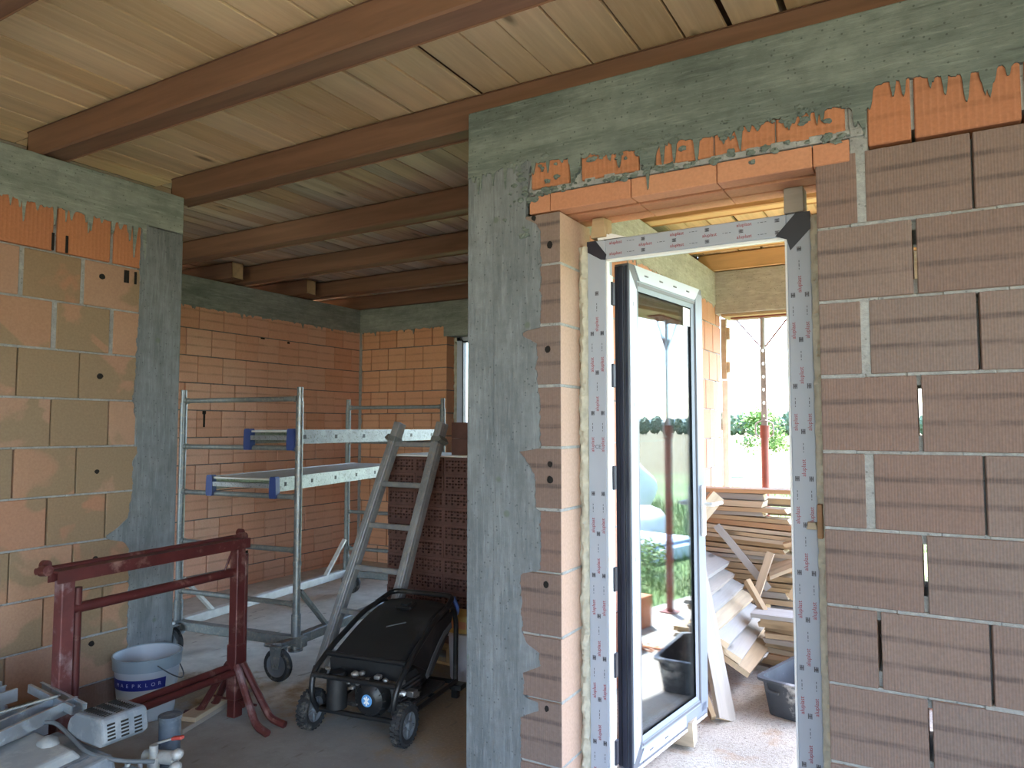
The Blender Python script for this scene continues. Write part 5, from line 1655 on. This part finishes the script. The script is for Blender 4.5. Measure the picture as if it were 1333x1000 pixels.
# ---- black mortar tub
tb_ = root('mortar_tub', 'black plastic mortar tub splashed with cement on the terrace', 'tub', (-.63, 4.34, 0), math.radians(-15))
bm = NB()
def ringpts(w, d, z, r=.05, n=5):
    out = []
    for (sx, sy, a0) in ((1, 1, 0), (-1, 1, 90), (-1, -1, 180), (1, -1, 270)):
        for k in range(n + 1):
            a = math.radians(a0 + 90 * k / n)
            out.append((sx * (w - r) + r * math.cos(a), sy * (d - r) + r * math.sin(a), z))
    return out
levels = [ringpts(.125, .26, .002), ringpts(.145, .295, .185), ringpts(.165, .315, .187), ringpts(.165, .315, .2), ringpts(.14, .29, .202), ringpts(.12, .255, .02)]
vr = [[bm.verts.new(p) for p in L] for L in levels]
for a, b2 in zip(vr, vr[1:]):
    for k in range(len(a)): bm.faces.new([a[k], a[(k + 1) % len(a)], b2[(k + 1) % len(a)], b2[k]])
bm.faces.new(vr[0][::-1]); bm.faces.new(vr[-1])
build('shell', bm, TUB, tb_, smooth=True)
bm = NB()
for s in (-1, 1):
    tube(bm, bend([(s * .11, -.30, .185), (s * .09, -.312, .14), (s * .03, -.312, .14)], .02), .008, 8)
build('moulded_grip', bm, TUB, tb_, smooth=True)

# ================================================================== STEEL PROPS
def prop(x, y, label, htop, rz=0.0):
    r = root('steel_prop', label, 'prop', (x, y, 0), rz, 'telescopic props under the terrace beams')
    bm = NB(); cyl(bm, (0, 0, .008), (0, 0, 1.53), .032, 20)
    build('outer_tube', bm, PROP_RED, r, smooth=True, label='rust red lower tube')
    bm = NB(); box(bm, (-.07, -.07, 0), (.07, .07, .008)); build('base_plate', bm, PROP_RED, r)
    bm = NB(); z = 1.53; w = .024
    while z < htop - .32:
        for s in (-1, 1): box(bm, (s * .016 - .008, -.012, z), (s * .016 + .008, .012, z + .115))
        box(bm, (-.010, -.012, z), (.010, .012, z + .092)); z += .115
    cyl(bm, (0, 0, z), (0, 0, htop - .006), .022, 16)
    build('inner_tube', bm, PROP_GREY, r, smooth=False, label='grey inner tube with pin holes')
    bm = NB(); cyl(bm, (0, 0, 1.44), (0, 0, 1.55), .040, 20); build('collar', bm, PROP_RED, r, smooth=True)
    bm = NB(); tube(bm, bend([(-.05, 0, 1.45), (-.075, -.01, 1.48), (-.075, -.01, 1.57), (0, -.02, 1.60), (.075, -.01, 1.57), (.075, -.01, 1.48), (.05, 0, 1.45)], .03), .007, 8)
    build('pin_handle', bm, PROP_GREY, r, smooth=True)
    bm = NB()
    for s in (-1, 1): bar(bm, (s * .02, 0, htop - .27), (s * .22, 0, htop - .02), .022, .010)
    build('head_brace', bm, PROP_RED, r)
    bm = NB(); box(bm, (-.26, -.06, htop - .012), (.26, .06, htop)); build('head_plate', bm, PROP_RED, r)
prop(-1.275, 6.60, 'rust red telescopic prop seen upright through the doorway', 2.512)
prop(.375, 5.67, 'rust red telescopic prop mirrored in the door glass', 2.457, math.radians(80))

# ================================================================== THINGS MIRRORED IN THE GLASS
def clay_block(loc, rz, label, grp):
    bm = NB(); box(bm, (-.125, -.15, 0), (.125, .15, .238), None, .004)
    for k in range(14):
        box(bm, (-.1265, -.145 + k * .021, .004), (-.124, -.136 + k * .021, .234)); box(bm, (.124, -.145 + k * .021, .004), (.1265, -.136 + k * .021, .234))
    return tag(build('clay_block', bm, plain('clay_block_face', (.52, .22, .12), .9, 0, .12, 9, .4), loc=loc, rot=(0, 0, rz)), label, 'block', grp)
GB = 'loose clay blocks on the terrace'
clay_block((.33, 4.70, 0), .1, 'lower clay block of the left pair mirrored in the door glass', GB)
clay_block((.33, 4.70, .239), .05, 'middle clay block of the left pair mirrored in the door glass', GB)
clay_block((.33, 4.70, .478), .12, 'top clay block of the left pair mirrored in the door glass', GB)
clay_block((.36, 5.05, 0), -.05, 'single clay block beside the taller pair mirrored in the door glass', GB)
bm = NB()
for k in range(170):
    a = rnd.gauss(0, .28); b2 = rnd.gauss(0, .05); s = rnd.uniform(.006, .018)
    blob(bm, (a, b2 + a * .12, s * .5), (s, s * .8, s * .55), 1, .3, 3, k)
tag(build('brick_chips', bm, plain('brick_chip', (.55, .25, .15), .9), loc=(-.05, 4.70, 0)), 'scatter of orange brick chips on the terrace screed', 'rubble', kind='stuff')
bm = NB(); blob(bm, (0, 0, .45), (.9, 1.2, .95), 4, .22, 1.6, 3)
for v in bm.verts: v.co.z = max(0, v.co.z)
tag(build('tarpaulin_heap', bm, TARP, loc=(5.7, 11.6, -.24), smooth=True), 'white tarpaulin covered heap on the grass, mirrored in the glass', 'heap')
for i, (x, y, l) in enumerate(((3.5, 9.9, 'nearer white sack on the grass, mirrored in the glass'), (4.35, 9.6, 'farther white sack on the grass, mirrored in the glass'))):
    bm = NB(); blob(bm, (0, 0, .27), (.34, .40, .30), 3, .15, 2.2, i * 3)
    for v in bm.verts: v.co.z = max(0, v.co.z)
    tag(build('bulk_sack', bm, SACK, loc=(x, y, -.24), smooth=True), l, 'sack', 'white sacks on the grass')
bm = NB(); box(bm, (-.55, -.5, 0), (.55, .5, .20), None, .03); box(bm, (-.5, -.45, .2), (.5, .45, .27), None, .03)
tag(build('covered_pallet', bm, plain('pale_blue_sheet', (.58, .66, .78), .5, 0, .1, 6, .2), loc=(2.85, 8.9, -.24)), 'low pile under a pale blue sheet on the grass, mirrored in the glass', 'pile')
def bush(loc, r, h, label, seed):
    bm = NB(); rr = random.Random(seed)
    for k in range(900):
        d = Vector((rr.gauss(0, 1), rr.gauss(0, 1), rr.gauss(0, 1))).normalized() * rr.random() ** .4
        p = Vector((d.x * r, d.y * r, h / 2 + d.z * h / 2)); s = rr.uniform(.02, .045)
        u = Vector((rr.gauss(0, 1), rr.gauss(0, 1), rr.gauss(0, 1))).normalized() * s; v = u.orthogonal().normalized() * s * .5
        bm.faces.new([bm.verts.new(p - u), bm.verts.new(p + v), bm.verts.new(p + u), bm.verts.new(p - v)])
    tag(build('weed_clump', bm, LEAF, loc=loc), label, 'plant', 'weeds beside the terrace')
bush((2.2, 7.8, -.24), .38, .45, 'bright green weed clump beside the blue covered pile', 1)
bush((1.8, 6.9, -.24), .30, .35, 'bright green weed clump close to the terrace edge', 2)
bush((3.0, 7.9, -.24), .35, .5, 'bright green weed clump in front of the white sacks', 3)
bm = NB(); rr = random.Random(3)
def blade(x, y, h):
    a = rr.uniform(0, PI); w = rr.uniform(.004, .009); lx, ly = rr.gauss(0, .3) * h, rr.gauss(0, .3) * h
    v = [bm.verts.new((x - w * math.cos(a), y - w * math.sin(a), -.24)), bm.verts.new((x + w * math.cos(a), y + w * math.sin(a), -.24)), bm.verts.new((x + lx, y + ly, -.24 + h))]
    bm.faces.new(v)
for k in range(16000):
    x, y = rr.uniform(1.0, 8), rr.uniform(4.0, 15)
    blade(x, y, rr.uniform(.06, .24) * (.5 + noise.noise(Vector((x * .8, y * .8, 0))) * .9 + .5))
for k in range(14000):
    x, y = rr.uniform(-7, 1), rr.uniform(6.95, 22)
    blade(x, y, rr.uniform(.06, .22))
tag(build('grass', bm, GRASS), 'green grass growing around the terrace', 'grass', kind='stuff')

# ================================================================== LANDSCAPE
def tree(loc, h, r, label, grp, mat, seed, n=2600, leaf=.09, trunk=.05, flat=1.0):
    rr = random.Random(seed); t = root('small_tree' if h < 4 else 'hedge_tree', label, 'tree', loc, 0, grp)
    bm = NB(); tube(bm, [(0, 0, 0), (.02, .01, h * .35), (-.01, .02, h * .7), (.0, 0, h * .95)], [trunk, trunk * .8, trunk * .5, trunk * .15], 8)
    br = []
    for k in range(14):
        z = h * rr.uniform(.28, .85); a = rr.uniform(0, 2 * PI); L = r * rr.uniform(.6, 1.0) * (1.15 - z / h)
        e = Vector((L * math.cos(a), L * math.sin(a), z + h * .12)); br.append(e)
        tube(bm, [(0, 0, z), e * .5 + Vector((0, 0, z * .5)), e], [trunk * .35, trunk * .25, trunk * .1], 5)
    build('trunk', bm, BARK, t, smooth=True)
    bm = NB(); br += [Vector((0, 0, h * .9)), Vector((0, 0, h * .75))]
    for k in range(n):
        c = rr.choice(br); s = leaf * rr.uniform(.5, 1.1)
        p = c + Vector((rr.gauss(0, r * .22), rr.gauss(0, r * .22), rr.gauss(0, h * .055)))
        u = Vector((rr.gauss(0, 1), rr.gauss(0, 1), rr.gauss(0, .6))).normalized() * s; v = u.orthogonal().normalized() * s * .55
        bm.faces.new([bm.verts.new(p - u), bm.verts.new(p + v), bm.verts.new(p + u), bm.verts.new(p - v)])
    build('crown', bm, mat, t)
tree((-5.35, 27.2, -.24), 2.35, .85, 'young bright green tree in the field behind the prop', None, LEAF, 4, n=2200, leaf=.075, trunk=.035)
# far tree belt: each crown lumpy and broad
rr = random.Random(12); cnt = 0
belt = []
for row in range(2):                       # behind the terrace, seen through the doorway
    for k in range(13):
        belt.append((math.radians(88 + (k + .5 * row) * 1.75), 152 + 16 * row + rr.uniform(-2, 2)))
for row in range(2):                       # mirrored in the glass
    for k in range(15):
        belt.append((math.radians(44 + (k + .5 * row) * 1.75), 172 + 16 * row + rr.uniform(-2, 2)))
def far_tree(a, d, h):
    t = root('hedge_tree', 'dark green tree in the far belt of trees across the field', 'tree', (d * math.cos(a), 3 + d * math.sin(a), -.24), rr.uniform(0, 6), 'far tree belt')
    return t
protos = []
for s in range(3):
    bm = NB(); h = 1.0
    for q in range(5): blob(bm, (rr.uniform(-.3, .3), rr.uniform(-.3, .3), .45 + rr.uniform(-.12, .25)), (.42, .42, .34), 3, .45, 3.5, q + s * 7)
    me = None
    protos.append(bm)
meshes = []
for s, bm in enumerate(protos):
    o = build('crown', bm, LEAF_D, smooth=False); meshes.append(o.data); bpy.data.objects.remove(o)
bm = NB(); cyl(bm, (0, 0, 0), (0, 0, .4), .03, 8); o = build('trunk', bm, BARK); tm = o.data; bpy.data.objects.remove(o)
for i, (a, d) in enumerate(belt):
    t = far_tree(a, d, 1); h = rr.uniform(3.6, 5.6); t.scale = (h * .62, h * .62, h)
    for nm, me in (('crown', meshes[i % 3]), ('trunk', tm)):
        o = bpy.data.objects.new(nm, me); COL.objects.link(o); o.parent = t
bm = NB(); prev = None
for k in range(121):
    a = math.radians(-30 + k * 1.5); d = 760
    h = 12 + 9 * noise.noise(Vector((k * .13, 1, 0))) + 5 * noise.noise(Vector((k * .4, 2, 0)))
    row = [bm.verts.new((d * math.cos(a), 3 + d * math.sin(a), -.3)), bm.verts.new(((d + 60) * math.cos(a), 3 + (d + 60) * math.sin(a), max(4, h))), bm.verts.new(((d + 220) * math.cos(a), 3 + (d + 220) * math.sin(a), -.3))]
    if prev:
        for q in range(2): bm.faces.new([prev[q], prev[q + 1], row[q + 1], row[q]])
    prev = row
tag(build('hills', bm, HILLS, smooth=True), kind='structure')

# ================================================================== LIGHT, CAMERA
w = bpy.data.worlds.new('sky'); SC.world = w; w.use_nodes = True
nt = w.node_tree; nt.nodes.clear()
sky = nt.nodes.new('ShaderNodeTexSky'); sky.sky_type = 'NISHITA'
sky.sun_disc = False; sky.sun_elevation = math.radians(54); sky.sun_rotation = math.radians(60)
sky.air_density = 1.0; sky.dust_density = .8; sky.ozone_density = 1.0
bg = nt.nodes.new('ShaderNodeBackground'); bg.inputs[1].default_value = 0.30
out = nt.nodes.new('ShaderNodeOutputWorld')
nt.links.new(sky.outputs[0], bg.inputs[0]); nt.links.new(bg.outputs[0], out.inputs[0])
sl = bpy.data.lights.new('sun', 'SUN'); sl.energy = 6.0; sl.angle = math.radians(1.0); sl.color = (1, .97, .92)
so = bpy.data.objects.new('sun', sl); COL.objects.link(so)
sd = Vector((.42, .30, .95)).normalized()                     # towards the sun
so.rotation_euler = sd.to_track_quat('Z', 'Y').to_euler(); so.location = (6, 3.5, 9)

cam = bpy.data.cameras.new('camera'); cam.sensor_width = 36; cam.lens = 942.2 / 1333 * 36; cam.clip_start = .02; cam.clip_end = 3000
co = bpy.data.objects.new('camera', cam); COL.objects.link(co)
co.location = (0, 0, 1.53); co.rotation_euler = (math.radians(90) + .0603, 0, .526)
SC.camera = co
SC.view_settings.view_transform = 'Standard'; SC.view_settings.look = 'None'; SC.view_settings.gamma = 1
SC.view_settings.use_curve_mapping = False
SC.view_settings.exposure = 2.75
SC.cycles.use_denoising = True
SC.cycles.max_bounces = 12; SC.cycles.diffuse_bounces = 7; SC.cycles.glossy_bounces = 6; SC.cycles.transparent_max_bounces = 16
SC.cycles.sample_clamp_indirect = 8
SC.cycles.caustics_reflective = False; SC.cycles.caustics_refractive = False
